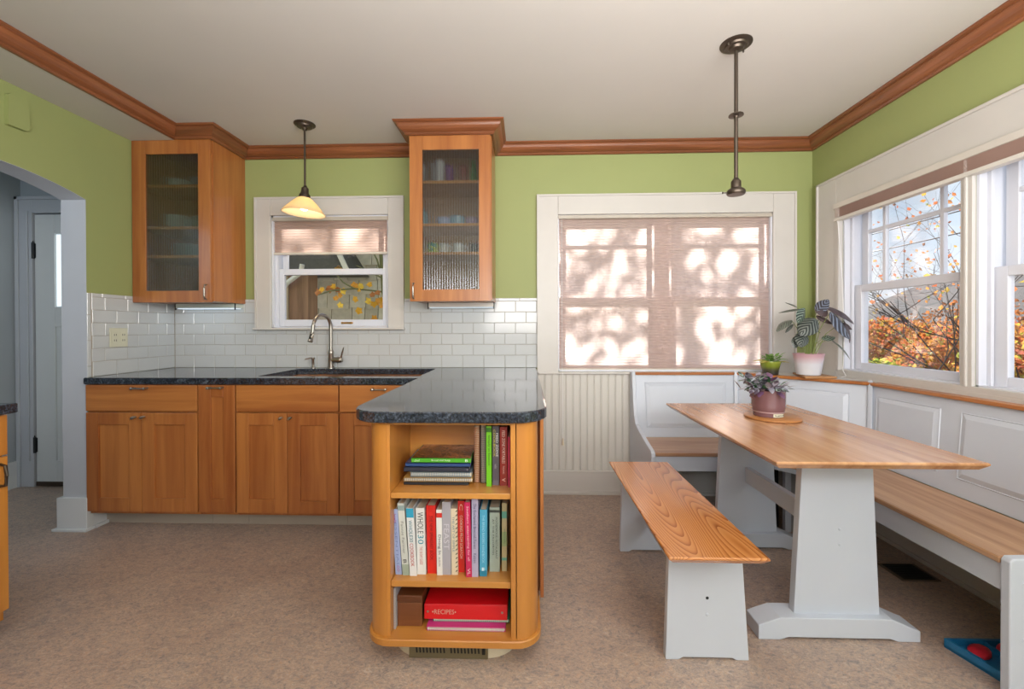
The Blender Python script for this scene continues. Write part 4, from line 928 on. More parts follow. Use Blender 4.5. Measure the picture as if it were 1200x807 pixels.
prof_ = [(-.02, 0), (-.02, .875), (-.045, .892), (-.078, .890), (-.085, .86), (-.105, .72), (-.135, .58), (-.165, .515), (-.25, .495), (-.40, .478), (-.53, .464), (-.552, .452), (-.556, .43), (-.545, .41), (-.53, .30), (-.53, 0)]
# end panel curve: seen from the left the edge sweeps from the back down to the seat front
prof_ = [(-.02, 0), (-.02, .875), (-.045, .892), (-.078, .890), (-.088, .86), (-.115, .70), (-.14, .60), (-.175, .545), (-.27, .515), (-.42, .484), (-.53, .464), (-.552, .45), (-.556, .43), (-.548, .40), (-.548, 0), (-.50, 0), (-.47, .05), (-.10, .05), (-.07, 0)]
build('end_panel', MB().prism(prof_, 'x', 3.370, 3.395), M['nook'], nb, bev=.004)
nc = thing('banquette_corner', (4.3, -.36, 0), 'white angled corner unit of the nook bench carrying the plants', 'bench', gN)
build('backrest', quad_slab([B0, B1, B2_, B3_], .02)[0], M['nook'], nc); raised([B0, B1, B2_, B3_], .12, .86, .16, .865, nc)
build('cap', slab([(4.097, -.072), (4.592, -.634), (4.628, -.606), (4.14, -.03)], [], .868, .886, .003), M['capx'], nc)
build('corner_shelf', slab([(4.14, -.036), (4.626, -.606), (4.641, -.606), (4.641, -.036)], [], .868, .884, .001), M['trim'], nc)
build('seat', slab([(3.902, -.535), (4.163, -.85), (4.53, -.70), (4.53, -.682), (4.078, -.152)], [], .428, .45, .004), M['seatx'], nc)
build('rail', MB().hexa([(3.90, -.518, .40), (4.178, -.85, .40), (4.193, -.838, .40), (3.915, -.505, .40)], [(3.90, -.518, .428), (4.178, -.85, .428), (4.193, -.838, .428), (3.915, -.505, .428)]), M['nook'], nc)
def stile(p0, p1, w_, par, dirv):
    d = Vector(dirv).normalized()*w_/2; n = V(-.6, -.7, .15).normalized()
    return build('stile', MB().hexa([p0-d, p0+d, p0+d-n*.03, p0-d-n*.03], [p1-d, p1+d, p1+d-n*.03, p1-d-n*.03]).xf(Matrix.Translation(n*.016)), M['nook'], par, bev=.006)
stile(A1+V(-.004, -.002, 0), A2+V(-.004, -.002, .03), .026, nc, (1, -.4, 0))
stile(B1+V(0, .0, 0), B2_+V(-.004, 0, .03), .026, nc, (.4, -1, 0))
for x, w_ in ((4.062, .034), (4.160, .034)): build('leg', MB().box(x-w_/2, x+w_/2, -.57, -.54, 0, .427), M['nook'], nc, bev=.002)
build('riser', MB().box(4.177, 4.30, -.56, -.545, 0, .427), paint('#9a9a9c', .6), nc)
build('inner_partition', MB().box(4.079, 4.143, -.50, -.49, 0, .427), M['black'], nc)  # black sheet painted in for the shade in the gap between the legs
nr = thing('banquette_bench', (4.4, -1.2, 0), 'long white built-in bench along the right wall under the windows', 'bench', gN)
build('backrest', quad_slab([C0, C1, C2, C3], .02)[0], M['nook'], nr)
Lc = 1.08
raised([C0, C1, C2, C3], .045, .385, .19, .865, nr); raised([C0, C1, C2, C3], .485, .94, .19, .865, nr)
build('cap', MB().box(4.582, 4.640, -1.72, -.622, .868, .886), wood('#b97840', '#96582c', 'y', .35), nr, bev=.003)
build('seat', slab([(4.165, -1.688), (4.53, -1.688), (4.53, -.702), (4.165, -.852)], [], .428, .45, .004), M['seaty'], nr)
build('apron', MB().box(4.182, 4.202, -1.69, -.85, .335, .428), M['nook'], nr, bev=.002)
ep = [(4.168, 0), (4.20, 0), (4.23, .03), (4.57, .03), (4.60, 0), (4.642, 0), (4.642, .9), (4.60, .905), (4.585, .88), (4.55, .62), (4.50, .50), (4.44, .464), (4.178, .458), (4.168, .445)]
e_ = build('end_panel', MB().prism(ep, 'y', -1.72, -1.69), M['nook'], nr, bev=.004); plug((4.215, -1.72, .382), e_, .009); plug((4.215, -1.72, .20), e_, .009)

# ------------------------------------------------------------------ floor things
t = thing('floor_register', (4.485, -.98, 0), 'dark metal floor register under the right bench', 'vent')
ang = math.radians(0)
build('frame', MB().box(4.40, 4.58, -1.055, -.905, 0, .005), paint('#6a5a4c', .5), t, bev=.002)
for k in range(9): build('louvre', MB().box(4.42, 4.56, -1.045+k*.0152, -1.045+k*.0152+.007, .004, .0075), M['iron'], t)
build('opening', MB().box(4.415, 4.565, -1.046, -.914, .005, .0055), M['black'], t)
t = thing('toy_tray', (4.29, -1.56, 0), 'blue plastic tray on the floor beside the bench end', 'tray')
blu = paint('#1f6f9f', .35, coat=.2); q4 = [(4.186, -1.515), (4.188, -1.472), (4.40, -1.472), (4.40, -1.62), (4.235, -1.655)]
q4 = [(4.19, -1.48), (4.45, -1.48), (4.45, -1.685), (4.235, -1.685)]
build('tray', slab(q4, [], 0, .012, .002), blu, t)
mb = MB()
for i in range(4):
    a = Vector(q4[i]); b_ = Vector(q4[(i+1) % 4]); cen = Vector((4.33, -1.58)); ia = a+(cen-a).normalized()*.016; ib = b_+(cen-b_).normalized()*.016
    mb.hexa([(a.x, a.y, .0), (b_.x, b_.y, .0), (ib.x, ib.y, .0), (ia.x, ia.y, .0)], [(a.x, a.y, .034), (b_.x, b_.y, .034), (ib.x, ib.y, .034), (ia.x, ia.y, .034)])
mb.box(4.325, 4.332, -1.675, -1.49, .01, .03)
build('rim', mb, blu, t)
def blob(name, cx, cy, z, rx, ry, rz, m_, lab, cat, grp=None):
    mb = MB().lathe([(0, 0), (.7, .05), (1, .35), (.95, .7), (.7, .95), (0, 1)], (0, 0, 0), 14); mb.xf(Matrix.Translation((cx, cy, z)) @ Matrix.Rotation(.5, 4, 'Z') @ Matrix.Diagonal((rx, ry, rz, 1)))
    return tag(build(name, mb, m_, smooth=True), lab, cat, grp)
rd = paint('#c8283c', .35, coat=.3, var=.2, scale=40)
blob('toy_piece', 4.262, -1.535, .012, .05, .030, .026, rd, 'red toy piece at the left of the blue tray', 'toy')
blob('toy_piece', 4.370, -1.530, .012, .045, .030, .028, rd, 'red toy piece at the right of the blue tray', 'toy')
tag(build('toy_block', MB().hexa([(4.27, -1.60, .012), (4.315, -1.59, .012), (4.315, -1.67, .012), (4.275, -1.67, .012)], [(4.27, -1.60, .032), (4.315, -1.59, .032), (4.315, -1.67, .032), (4.275, -1.67, .032)]), paint('#a9c4c8', .4), bev=.004), 'pale grey green toy block in the front of the blue tray', 'toy')

# ------------------------------------------------------------------ plants
def leaf_mesh(base, tip, up, width, curl=.15, fold=.12, n=8):
    """blade between base and tip with midrib, uv.x across / uv.y along"""
    base = Vector(base); tip = Vector(tip); d = tip-base; L_ = d.length; f = d.normalized(); side = f.cross(Vector(up)).normalized(); nn = side.cross(f)
    vs = []; fs = []; uv = []
    for i in range(n+1):
        t_ = i/n; w = width*math.sin(PI*min(1, t_*.93+.035))**.75*(1-.25*t_); c_ = base+d*t_+nn*(curl*L_*math.sin(PI*t_))
        for j in range(-2, 3):
            s = j/2; vs.append(c_+side*(w*s*.5)+nn*(-abs(s)*w*fold)); uv.append((s*.5+.5, t_))
    for i in range(n):
        for j in range(4): a = i*5+j; fs.append((a, a+1, a+6, a+5))
    return vs, fs, uv
def leaf_obj(name, parent, mat, *a, **k):
    vs, fs, uv = leaf_mesh(*a, **k); org = ORG[parent.name]; me = bpy.data.meshes.new(name); me.from_pydata([tuple(v-org) for v in vs], [], fs)
    ul = me.uv_layers.new(name='UVMap')
    for lp in me.loops: ul.data[lp.index].uv = uv[lp.vertex_index]
    for p in me.polygons: p.use_smooth = True
    return link(name, me, mat, parent)
def stripe_leaf(c1, c2, freq=9, rough=.35, back='#6a3a44'):
    m, t_, b_ = newmat('striped_leaf'); tc2 = N(t_, 'ShaderNodeTexCoord'); sp = N(t_, 'ShaderNodeSeparateXYZ'); t_.links.new(tc2.outputs['UV'], sp.inputs[0])
    s1 = N(t_, 'ShaderNodeMath', operation='SUBTRACT'); s1.inputs[1].default_value = .5; t_.links.new(sp.outputs[0], s1.inputs[0]); ab = N(t_, 'ShaderNodeMath', operation='ABSOLUTE'); t_.links.new(s1.outputs[0], ab.inputs[0])
    ma = N(t_, 'ShaderNodeMath', operation='MULTIPLY_ADD'); ma.inputs[1].default_value = -.75; t_.links.new(ab.outputs[0], ma.inputs[0]); t_.links.new(sp.outputs[1], ma.inputs[2])
    mu = N(t_, 'ShaderNodeMath', operation='MULTIPLY'); mu.inputs[1].default_value = freq*2*PI; t_.links.new(ma.outputs[0], mu.inputs[0]); sn = N(t_, 'ShaderNodeMath', operation='SINE'); t_.links.new(mu.outputs[0], sn.inputs[0])
    r = ramp(t_, [(.5, c1), (.95, c2)]); m2 = N(t_, 'ShaderNodeMath', operation='MULTIPLY_ADD'); m2.inputs[1].default_value = .5; m2.inputs[2].default_value = .5; t_.links.new(sn.outputs[0], m2.inputs[0]); t_.links.new(m2.outputs[0], r.inputs[0])
    t_.links.new(r.outputs[0], b_.inputs['Base Color']); b_.inputs['Roughness'].default_value = rough; return m
lf1 = stripe_leaf('#232b28', '#7c827a', 6); lf2 = stripe_leaf('#24332c', '#8c9a8a', 5); lf3 = stripe_leaf('#322e33', '#7e8798', 5); lf4 = paint('#4d3f40', .4, var=.2, scale=30); lf5 = stripe_leaf('#4a4e46', '#7d8478', 6)
pt = thing('potted_plant', (4.425, -.335, .90), 'tall striped prayer plant in a white and pink pot on the nook corner', 'potted plant')
PX, PY, PZ = 4.425, -.335, .900
def pot_mat():
    m, t_, b_ = newmat('ombre_pot'); tc2 = N(t_, 'ShaderNodeTexCoord'); sp = N(t_, 'ShaderNodeSeparateXYZ'); t_.links.new(tc2.outputs['Object'], sp.inputs[0])
    r = ramp(t_, [(.03, '#d4d6dc'), (.07, '#d4d4da'), (.115, '#c4a0a8'), (.14, '#b88e96')]); t_.links.new(sp.outputs[2], r.inputs[0]); t_.links.new(r.outputs[0], b_.inputs['Base Color']); b_.inputs['Roughness'].default_value = .3; return m
build('pot', MB().lathe([(.06, 0), (.066, .002), (.085, .128), (.088, .130), (.086, .135), (.079, .134), (.072, .11), (0, .11)], (PX, PY, PZ), 32), pot_mat(), pt, smooth=True)
build('soil', MB().lathe([(.076, .108), (.04, .114), (0, .116)], (PX, PY, PZ), 20), paint('#3a2c22', .9), pt)
# leaves: (base pixel-free world offsets from the pot centre: base xyz, tip xyz, up, width, material, curl)
LV = [
 ((-.100, .00, .365), (-.255, -.03, .405), (0, -.3, 1), .035, lf5, .04),
 ((-.085, -.02, .355), (-.275, .02, .325), (0, -.3, 1), .045, lf5, .06),
 ((-.062, -.03, .355), (-.165, -.06, .240), (.5, -.8, .3), .075, lf2, .06),
 ((-.165, .00, .265), (-.330, -.02, .175), (-.1, -.5, 1), .055, lf5, .14),
 ((-.140, .01, .235), (-.225, .0, .165), (0, -.6, .8), .022, lf1, .05),
 ((.022, -.05, .275), (-.155, -.07, .150), (-.3, -1, .4), .115, lf1, .08),
 ((-.065, -.03, .170), (-.14, -.06, .055), (0, -1, .3), .085, lf1, .05),
 ((-.120, .00, .135), (-.155, -.02, .040), (0, -1, .2), .05, lf1, .1),
 ((.055, -.02, .300), (.175, -.05, .235), (.2, -.9, .5), .045, lf4, .05),
 ((.140, -.03, .365), (.035, -.05, .315), (.3, -.9, .6), .09, lf4, .06),
 ((.035, -.04, .330), (.175, -.02, .425), (-.3, -.9, .3), .07, lf3, .08),
 ((.135, -.02, .375), (.385, -.05, .235), (.3, -.7, .8), .085, lf4, .12),
 ((.150, -.06, .330), (.300, -.09, .120), (.6, -1, .2), .115, lf3, .06),
 ((.300, -.04, .260), (.335, -.06, .085), (.8, -.8, .2), .06, lf4, .1),
 ((.285, -.04, .240), (.365, -.05, .190), (.3, -1, .5), .04, lf4, .1),
 ((.100, -.03, .115), (.225, -.03, .130), (.1, -.6, .8), .055, lf2, .12),
 ((.175, -.03, .120), (.350, -.05, -.045), (.4, -.5, .8), .04, lf5, .08),
 ((.025, -.02, .195), (.085, -.03, .165), (0, -.8, .6), .02, lf1, .1)]
SC = .64; SZ = .80
for i, (b_, t_, u_, w_, m_, cl_) in enumerate(LV):
    bb = Vector((PX+b_[0]*SC, PY+b_[1], PZ+.135+b_[2]*SZ)); tt = Vector((PX+t_[0]*SC, PY+t_[1], PZ+.135+t_[2]*SZ))
    lo_ = leaf_obj('leaf', pt, m_, bb, tt, u_, w_*1.15, curl=cl_, fold=.18)
    if i in (0, 2, 3, 5, 6, 8, 9, 10, 11, 12, 15, 16, 13):
        s0 = Vector((PX+(b_[0]*.12), PY+.01*(i % 3-1), PZ+.11)); mid = s0.lerp(bb, .55)+Vector((-b_[0]*.10, 0, .02))
        build('stem', MB().tube([s0, mid, bb], [.0028, .0022, .0016], 6), paint('#7c8a4a', .5), pt, smooth=True)
tag(build('pot_mat', slab([(4.44-.105, -.345-.10), (4.44+.085, -.345-.10), (4.44+.105, -.25), (4.44-.02, -.18)], [], .8865, .8995, .002), wood('#b98a5c', '#a3703f', 'x', .5)), 'thin wooden board under the white and pink pot', 'board')
def green_pot_mat():
    m, t_, b_ = newmat('green_pot'); tc2 = N(t_, 'ShaderNodeTexCoord'); sp = N(t_, 'ShaderNodeSeparateXYZ'); t_.links.new(tc2.outputs['Object'], sp.inputs[0])
    r = ramp(t_, [(.01, '#2e2c28'), (.035, '#4a4a34'), (.06, '#7c8a2c'), (.09, '#8f9c3c')]); t_.links.new(sp.outputs[2], r.inputs[0]); t_.links.new(r.outputs[0], b_.inputs['Base Color']); b_.inputs['Roughness'].default_value = .2; return m
gp = thing('potted_plant', (4.185, -.255, .886), 'small green plant in a green and black glazed pot', 'potted plant')
GX, GY, GZ = 4.178, -.255, .886
# small post pedestal keeps the pot on the cap
GX, GY = 4.262, -.20
gp.location = (GX, GY, GZ); ORG[gp.name] = Vector((GX, GY, GZ))
build('pot', MB().lathe([(.043, 0), (.047, .002), (.050, .03), (.060, .072), (.064, .085), (.063, .09), (.057, .088), (.05, .07), (0, .07)], (GX, GY, GZ), 28), green_pot_mat(), gp, smooth=True)
gm = island([(0, '#3f7a3a'), (.5, '#6a9c4c'), (.8, '#9cb860'), (1, '#2f6030')], .45, .15)
rn = random.Random(3)
for k in range(44):
    a = rn.uniform(0, 2*PI); r_ = rn.uniform(.005, .055); z_ = GZ+.082+rn.uniform(0, .04); l_ = rn.uniform(.03, .05)
    b_ = Vector((GX+r_*math.cos(a), GY+r_*math.sin(a), z_)); t_ = b_+Vector((l_*math.cos(a), l_*math.sin(a), rn.uniform(-.012, .03)))
    leaf_obj('leaf', gp, gm, b_, t_, (0, 0, 1), .03, curl=.12, fold=.1, n=4)
for b_, t_ in (((-.03, -.03, .09), (-.13, -.03, .092)), ((-.02, -.04, .088), (-.10, -.06, .082)), ((.04, -.03, .088), (.115, -.03, .078))):
    leaf_obj('leaf', gp, paint('#b0a44c', .5), (GX+b_[0], GY+b_[1], GZ+b_[2]), (GX+t_[0], GY+t_[1], GZ+t_[2]), (0, -.3, 1), .022, curl=.1, n=4)
# pot on the table
tag(build('coaster', MB().lathe([(.118, 0), (.122, .003), (.122, .009), (.118, .012), (0, .012)], (3.815, -1.02, .7625), 40), wood('#b07844', '#9a6234', 'x', .45), smooth=True), 'round wooden trivet on the dining table', 'trivet')
tp = thing('potted_plant', (3.795, -1.02, .7745), 'trailing silver purple plant in a mauve pot on the dining table', 'potted plant')
TX, TY, TZ = 3.795, -1.02, .7745; mv = paint('#745358', .25, coat=.3)
build('pot', MB().lathe([(.062, 0), (.065, .003), (.065, .020), (.069, .026), (.073, .05), (.074, .120), (.076, .125), (.072, .127), (.068, .12), (.062, .105), (0, .105)], (TX, TY, TZ), 32), mv, tp, smooth=True)
build('handle', MB().tube([(TX-.071, TY-.01, TZ+.12), (TX-.088, TY-.015, TZ+.114), (TX-.090, TY-.015, TZ+.098), (TX-.073, TY-.01, TZ+.085)], .007, 8), mv, tp, smooth=True)
build('rim_band', MB().lathe([(.0655, .020), (.0675, .022), (.0695, .026), (.0680, .028)], (TX, TY, TZ), 32), paint('#b9a0a4', .25), tp, smooth=True)
mb = MB(); vs = []
for i in range(7):
    a = math.radians(-100+i*8.5)
    for z_ in (.004, .019): vs.append((TX+.0665*math.cos(a), TY+.0665*math.sin(a), TZ+z_))
mb.add(vs, [(2*i, 2*i+2, 2*i+3, 2*i+1) for i in range(6)]); build('sticker', mb, paint('#d8d4bc', .5), tp)
mb = MB(); rn = random.Random(8)
for i in range(11):
    a = math.radians(-96+i*4.2); a2 = a+math.radians(2.2+rn.random()); z_ = .008+rn.uniform(-.001, .001)
    mb.add([(TX+.067*math.cos(a), TY+.067*math.sin(a), TZ+z_), (TX+.067*math.cos(a2), TY+.067*math.sin(a2), TZ+z_), (TX+.067*math.cos(a2), TY+.067*math.sin(a2), TZ+z_+.006), (TX+.067*math.cos(a), TY+.067*math.sin(a), TZ+z_+.006)], [(0, 1, 2, 3)])
build('sticker_print', mb, M['iron'], tp)
tl = [stripe_leaf('#5c5060', '#a09ca8', 1.2, .3), stripe_leaf('#3c4e40', '#98a29a', 1.2, .3), paint('#6a4a66', .4), paint('#8c8894', .35), paint('#3f6842', .4)]
rn = random.Random(5)
for k in range(150):
    a = rn.uniform(0, 2*PI); r_ = rn.uniform(.0, .085); z_ = TZ+.125+rn.uniform(0, .06)*(1-r_/.12)
    if k < 60: cx_, cy_ = TX-.055+rn.uniform(-.075, .07), TY-.01+rn.uniform(-.04, .04); z_ = TZ+.14+rn.uniform(-.015, .05); 
    else: cx_, cy_ = TX+r_*math.cos(a), TY+r_*math.sin(a)
    l_ = rn.uniform(.03, .05); b_ = Vector((cx_, cy_, z_)); t_ = b_+Vector((l_*math.cos(a), l_*math.sin(a), rn.uniform(-.03, .045)))
    leaf_obj('leaf', tp, tl[rn.choice((0, 0, 1, 2, 3, 3, 4))], b_, t_, (0, 0, 1), rn.uniform(.024, .034), curl=.1, fold=.1, n=4)

# ------------------------------------------------------------------ outdoors
struct('ground', MB().box(-6, 40, .6, 40, -1.25, -1.2).box(5.4, 40, -20, .6, -1.25, -1.2), paint('#807868', .9, var=.25), 'leaf-strewn bare ground outside', 'ground')
# neighbour's shingled house seen through the sink window
nh = thing('neighbour_house', (.3, 2.5, -1.2), 'neighbouring house clad in weathered grey shingles, seen through the sink window', 'house')
build('wall', MB().box(-2.6, 2.9, 1.90, 4.4, -1.2, 2.42), paint('#4a4238', .9), nh)
rn = random.Random(11); shm = []
shc = ['#d0c4ae', '#c4b8a2', '#d6cab4', '#b8ac98', '#ccc0ac']
z = .95; r_i = 0
while z < 2.35:
    x = -.95-(rn.random()*.15)
    while x < 1.95:
        w_ = rn.uniform(.13, .27); dz_ = rn.uniform(-.012, .012)
        build('shingle', MB().hexa([(x+.004, 1.868, z+dz_), (x+w_-.004, 1.868, z+dz_), (x+w_-.004, 1.90, z+dz_), (x+.004, 1.90, z+dz_)], [(x+.004, 1.888, z+.2), (x+w_-.004, 1.888, z+.2), (x+w_-.004, 1.90, z+.2), (x+.004, 1.90, z+.2)]), paint(shc[rn.randrange(5)], .9, var=.12, scale=14), nh); x += w_
    z += .165
build('roof', MB().hexa([(-2.9, 1.55, 2.40), (3.1, 1.55, 2.40), (3.1, 4.6, 2.9), (-2.9, 4.6, 2.9)], [(-2.9, 1.55, 2.45), (3.1, 1.55, 2.45), (3.1, 4.6, 2.95), (-2.9, 4.6, 2.95)]), paint('#55504a', .9), nh)
# lean-to roof, post, bracket and downspout in front of it
build('porch_roof', MB().hexa([(-.62, 1.15, 1.80), (.80, 1.15, 1.80), (.80, 1.85, 1.80), (-.62, 1.85, 1.80)], [(-.62, 1.3, 2.2), (.55, 1.3, 2.2), (.55, 1.85, 2.2), (-.62, 1.85, 2.2)]), paint('#4c4640', .9, var=.15, scale=30), nh)
build('rake_board', MB().hexa([(.80, 1.13, 1.79), (.85, 1.13, 1.79), (.85, 1.16, 1.79), (.80, 1.16, 1.79)], [(.55, 1.28, 2.21), (.60, 1.28, 2.21), (.60, 1.31, 2.21), (.55, 1.31, 2.21)]), paint('#cfc4b4', .7), nh)
build('post', MB().box(.232, .425, 1.15, 1.35, -1.2, 1.80), wood('#6a4a38', '#a07a60', 'z', .8, 1, 0, 0), nh)
build('corner_board', MB().box(.06, .14, 1.30, 1.42, -1.2, 1.80), paint('#b49e82', .7), nh)
build('downspout', MB().tube([(.180, 1.12, -1.2), (.180, 1.12, 1.52), (.188, 1.11, 1.60), (.24, 1.10, 1.66), (.33, 1.09, 1.72), (.39, 1.08, 1.76), (.41, 1.07, 1.84)], .024, 10), paint('#cfcac0', .5), nh, smooth=True)
build('window_trim', MB().box(.92, 1.22, 1.86, 1.90, 1.88, 2.22).box(1.30, 1.55, 1.86, 1.90, 2.0, 2.25), paint('#cfc8bc', .6), nh)

def leafcloud(n, cen, rad, size, rn, clump=None, shell=0):
    mb = MB(); vs = []; fs = []
    cl_ = [Vector((rn.gauss(0, .5)*rad[0], rn.gauss(0, .5)*rad[1], rn.gauss(0, .5)*rad[2])) for _ in range(clump or 1)]
    for i in range(n):
        if clump: p = cl_[rn.randrange(clump)]+Vector((rn.gauss(0, .16)*rad[0], rn.gauss(0, .16)*rad[1], rn.gauss(0, .16)*rad[2]))
        else:
            while True:
                q = Vector((rn.uniform(-1, 1), rn.uniform(-1, 1), rn.uniform(-1, 1)))
                if q.length <= 1: break
            p = Vector((q.x*rad[0], q.y*rad[1], q.z*rad[2]))
        p = p+Vector(cen); a = Vector((rn.gauss(0, 1), rn.gauss(0, 1), rn.gauss(0, 1))).normalized(); b_ = a.cross(Vector((rn.random(), rn.random(), rn.random()))).normalized(); s = size*rn.uniform(.6, 1.3)
        k = len(vs); c_ = a.cross(b_)*s*.15
        vs += [p-a*s*.5, p+b_*s*.38+c_, p+a*s*.55, p-b_*s*.38+c_]; fs += [(k, k+1, k+2), (k, k+2, k+3)]
    mb.v = vs; mb.f = fs; return mb
def raw(name, mb, mat, parent):
    org = ORG[parent.name]; me = bpy.data.meshes.new(name); me.from_pydata([tuple(v-org) for v in mb.v], [], mb.f); return link(name, me, mat, parent)
orange = island([(0, '#c87a44'), (.2, '#b4603a'), (.4, '#d69a50'), (.55, '#7c5038'), (.7, '#d0a04c'), (.82, '#94a04a'), (1, '#c0685a')], .7, .5)
golden = island([(0, '#d8a030'), (.5, '#c8802c'), (.8, '#e0bc50'), (1, '#9c6a2c')], .7, .5)
greenl = island([(0, '#6a8c34'), (.5, '#8aa840'), (.8, '#c8b848'), (1, '#4a6c2c')], .7, .5)
brownl = island([(0, '#6a4a34'), (.5, '#8c5a38'), (.8, '#b87840'), (1, '#4a3a30')], .7, .5)
bark = paint('#4a4038', .9, var=.2, scale=20); bark2 = paint('#6c6a48', .9, var=.2, scale=20)
def branches(mb, p, d, L_, r, depth, rn, tips, spread=.5, up=.12):
    pts = [Vector(p)]; dd = Vector(d).normalized(); rr = [r]
    for i in range(4):
        dd = (dd+Vector((rn.gauss(0, .12), rn.gauss(0, .12), rn.gauss(0, .10)+up*.2))).normalized(); pts.append(pts[-1]+dd*L_/4); rr.append(r*(1-.16*(i+1)))
    mb.tube(pts, rr, 5 if r < .02 else 7); tips.append(pts[-1]); tips.append(pts[2])
    if depth:
        for k in range(rn.choice((2, 3))):
            q = pts[rn.randrange(2, 5)]; nd = (dd+Vector((rn.gauss(0, spread), rn.gauss(0, spread), rn.gauss(.1, spread)))).normalized(); branches(mb, q, nd, L_*rn.uniform(.6, .8), r*.52, depth-1, rn, tips, spread, up)
def tree(name, loc, label, dirs, L_, r, depth, seed, lm, per, size, trunk=None, group=None, hgt=0):
    rn = random.Random(seed); t = thing(name, loc, label, 'tree', group); base = Vector(loc)
    top = base+Vector((0, 0, hgt)); build('trunk', MB().tube([base, base.lerp(top, .5)+Vector((.03, .02, 0)), top], [r*1.6, r*1.35, r*1.2], 10), bark, t, smooth=True)
    for d in dirs:
        mb = MB(); tips = []; branches(mb, top-Vector((0, 0, rn.random()*.3*hgt)), d, L_, r, depth, rn, tips); build('limb', mb, bark, t)
        if per:
            lv = MB(); 
            for tp_ in tips:
                c_ = leafcloud(per, tp_, (.22, .22, .22), size, rn); n0 = len(lv.v); lv.v += c_.v; lv.f += [tuple(i+n0 for i in f_) for f_ in c_.f]
            o = raw('foliage', lv, lm, t); o['kind'] = 'stuff'
    return t
# trees seen through the right-hand windows
tree('maple_tree', (8.4, 1.9, -1.2), 'nearly bare maple with a few orange leaves outside the right windows', [(-.55, .35, .6), (-.15, .5, .8), (-.8, .2, .35), (.1, .1, 1), (-.4, -.1, .9), (-.3, .6, .45)], 1.7, .022, 4, 21, orange, 1, .055, hgt=1.3)
tree('maple_tree', (9.8, 3.9, -1.2), 'bare branching tree farther behind the first maple', [(-.3, .3, .8), (.1, .4, .9)], 1.9, .018, 3, 5, orange, 1, .05, hgt=1.2)
tree('maple_tree', (7.3, -.1, -1.2), 'slender bare tree beyond the window at the right frame edge', [(-.2, .5, .7), (.1, .2, 1), (-.4, .1, .8)], 1.5, .022, 4, 9, orange, 1, .05, hgt=1.5)
rn = random.Random(31)
for i, (x, y, z, rx, ry, rz, n_, m_, lb) in enumerate([
    (9.4, 5.3, .15, 1.3, 1.5, 1.25, 17000, orange, 'orange autumn shrub behind the left half of the right window'),
    (8.8, 3.2, -.05, .9, 1.2, 1.3, 16000, orange, 'dense copper shrub behind the right half of the right window'),
    (7.3, 2.75, .28, .42, .5, .5, 3500, greenl, 'green yellow shrub low in the right window'),
    (9.6, 7.2, .3, 1.1, 1.2, 1.3, 11000, golden, 'golden shrub at the left side of the right window'),
    (8.0, 1.35, .0, .8, 1.1, 1.35, 12000, orange, 'rust orange shrub beyond the window at the frame edge'),
    (11.8, 5.4, .5, 1.2, 3.2, 1.25, 9000, brownl, 'brown autumn hedge in front of the far roof')]):
    t = thing('autumn_shrub', (x, y, -1.2), lb, 'shrub', 'autumn shrubs beyond the right windows')
    o = raw('foliage', leafcloud(n_, (x, y, z), (rx, ry, rz), .07, rn), m_, t); o['kind'] = 'stuff'
    mb = MB()
    for k in range(7):
        a = rn.uniform(0, 2*PI); mb.tube([(x, y, -1.2), (x+.3*rx*math.cos(a), y+.3*ry*math.sin(a), z-.2*rz), (x+.8*rx*math.cos(a), y+.8*ry*math.sin(a), z+.6*rz)], [.03, .018, .006], 6)
    build('stems', mb, bark, t)
fh = thing('far_house', (15.5, 8.0, -1.2), 'distant house with dark hipped roof beyond the autumn shrubs', 'house')
build('walls', MB().box(13.6, 18, 4.0, 12.5, -1.2, 1.2), paint('#7c8490', .8), fh)
build('roof', MB().hexa([(13.2, 3.6, 1.15), (18.4, 3.6, 1.15), (18.4, 13, 1.15), (13.2, 13, 1.15)], [(15.0, 5.4, 2.55), (16.4, 5.4, 2.55), (16.4, 10.8, 2.55), (15.0, 10.8, 2.55)]), paint('#4c4846', .9, var=.2), fh)
build('chimney', MB().box(15.4, 15.8, 8.6, 9.0, 2.3, 2.95), paint('#7c5a48', .9), fh)
for i, (z_, lb) in enumerate(((3.05, 'lowest'), (3.45, 'middle'), (4.1, 'highest'))):
    pts = [(10.5, 12-k*1.9, z_-.22*math.sin(PI*k/8)+.02*k) for k in range(9)]
    tag(build('power_line', MB().tube(pts, .012, 6), M['black']), lb+' overhead power line crossing the right windows', 'cable', 'overhead power lines')
# tree behind the large shade whose leaves dapple the sunlight
t = thing('garden_tree', (4.4, 4.2, -1.2), 'leafy tree behind the wide window, its leaves dappling the drawn shade', 'tree'); rn = random.Random(77)
build('trunk', MB().tube([(4.6, 4.2, -1.2), (4.55, 4.15, 1.2), (4.3, 4.0, 3.0), (4.1, 3.9, 4.4)], [.14, .11, .08, .05], 10), bark, t, smooth=True)
mb = MB(); tips = []
for d in ((-.8, -.1, .5), (.7, -.2, .5), (-.3, .1, .9), (.3, 0, .8), (-.9, -.1, .15), (.9, 0, .2), (-.6, 0, -.1)): branches(mb, (4.4, 4.05, 2.3), d, 1.0, .035, 2, rn, tips)
build('limbs', mb, bark, t)
o = raw('foliage', leafcloud(1350, (4.1, 3.95, 3.5), (1.5, .5, 1.15), .125, rn), golden, t); o['kind'] = 'stuff'
t = thing('garden_tree', (1.8, 5.2, -1.2), 'leafy tree rising behind the neighbouring shingled house', 'tree')  # unseen tree, added to block sun from the sink window's shade
build('trunk', MB().tube([(1.8, 5.2, -1.2), (1.85, 5.2, 2.0), (1.8, 5.1, 4.6)], [.14, .1, .04], 10), bark, t, smooth=True)
o = raw('foliage', leafcloud(330, (1.62, 5.1, 4.4), (.85, .45, .8), .15, rn), golden, t); o['kind'] = 'stuff'
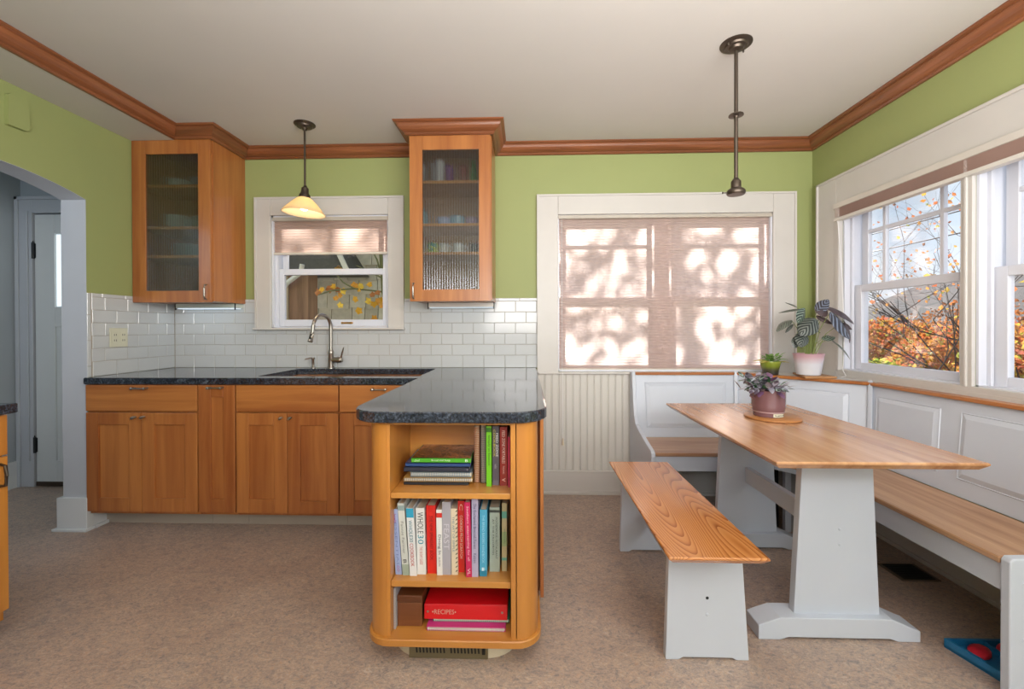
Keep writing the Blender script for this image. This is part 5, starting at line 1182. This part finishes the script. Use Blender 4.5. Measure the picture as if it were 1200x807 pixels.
# branch with yellow leaves outside the sink window
t = thing('garden_tree', (1.33, .95, -1.2), 'thin yellow-leaved tree just outside the sink window', 'tree')
build('trunk', MB().tube([(1.42, .95, -1.2), (1.37, .95, .9), (1.33, .94, 1.28), (1.27, .92, 1.55), (1.25, .92, 1.9), (1.28, .92, 2.4), (1.3, .9, 3.0)], [.03, .026, .02, .018, .016, .013, .01], 8), bark2, t, smooth=True)
mb = MB()
for p in ([(1.26, .92, 1.68), (1.15, .9, 1.74), (1.02, .9, 1.8)], [(1.25, .92, 1.75), (1.36, .9, 1.82), (1.5, .9, 1.86)], [(1.25, .92, 1.72), (1.22, .9, 1.85), (1.15, .88, 2.0)], [(1.27, .92, 1.55), (1.0, .9, 1.58), (.78, .88, 1.56), (.66, .88, 1.52)], [(1.3, .93, 1.42), (1.42, .9, 1.5), (1.5, .9, 1.56)], [(1.0, .9, 1.58), (.9, .88, 1.64), (.85, .87, 1.70)]): mb.tube(p, [.008]*(len(p)-1)+[.004], 6)
build('twigs', mb, bark2, t)
rn = random.Random(4)
def maple_leaf(c_, s, rn):
    q = Vector((rn.gauss(0, .35), -1, rn.gauss(0, .35))).normalized().to_track_quat('Z', 'Y'); rot = rn.uniform(0, 6.28); vs = [c_]; 
    for k in range(10):
        a = rot+2*PI*k/10; r_ = s*(1 if k % 2 == 0 else .68)*rn.uniform(.8, 1.1); vs.append(c_+q @ Vector((r_*math.cos(a), r_*math.sin(a), rn.uniform(-.15, .15)*s)))
    return vs, [(0, k+1, (k+1) % 10+1) for k in range(10)]
lmats = [paint('#d8a024', .6), paint('#d09030', .6), paint('#e4bc40', .6), paint('#a8642c', .6)]
for (x, z_) in [(1.47, 1.50), (1.44, 1.46), (1.52, 1.44), (1.38, 1.48), (1.32, 1.46), (1.25, 1.50), (1.20, 1.44), (1.27, 1.41), (1.35, 1.40), (1.42, 1.37), (1.50, 1.36), (1.26, 1.28), (1.14, 1.19), (1.22, 1.17), (.98, 1.16), (.90, 1.18), (1.30, 1.18), (1.42, 1.19), (.93, 1.40), (1.06, 1.46), (.80, 1.56), (.74, 1.55), (.86, 1.58), (1.14, 1.58), (1.10, 1.56), (1.20, 1.60), (1.49, 1.28), (1.52, 1.56), (.70, 1.17), (1.3, 1.52), (1.05, 1.59), (.68, 1.53), (1.36, 1.52), (1.40, 1.44), (1.45, 1.41), (1.33, 1.42), (1.48, 1.47), (1.50, 1.40), (1.41, 1.54), (1.29, 1.44), (1.16, 1.20), (1.36, 1.21), (1.46, 1.24), (.94, 1.54), (.90, 1.50), (.85, 1.47), (.88, 1.55), (1.10, 1.35)]:
    vs, fs = maple_leaf(Vector((x*.93+.02, .90+rn.uniform(-.05, .03), z_+.02)), rn.uniform(.028, .045), rn); mb = MB().add(vs, fs); raw('leaf', mb, lmats[rn.randrange(4)], t)
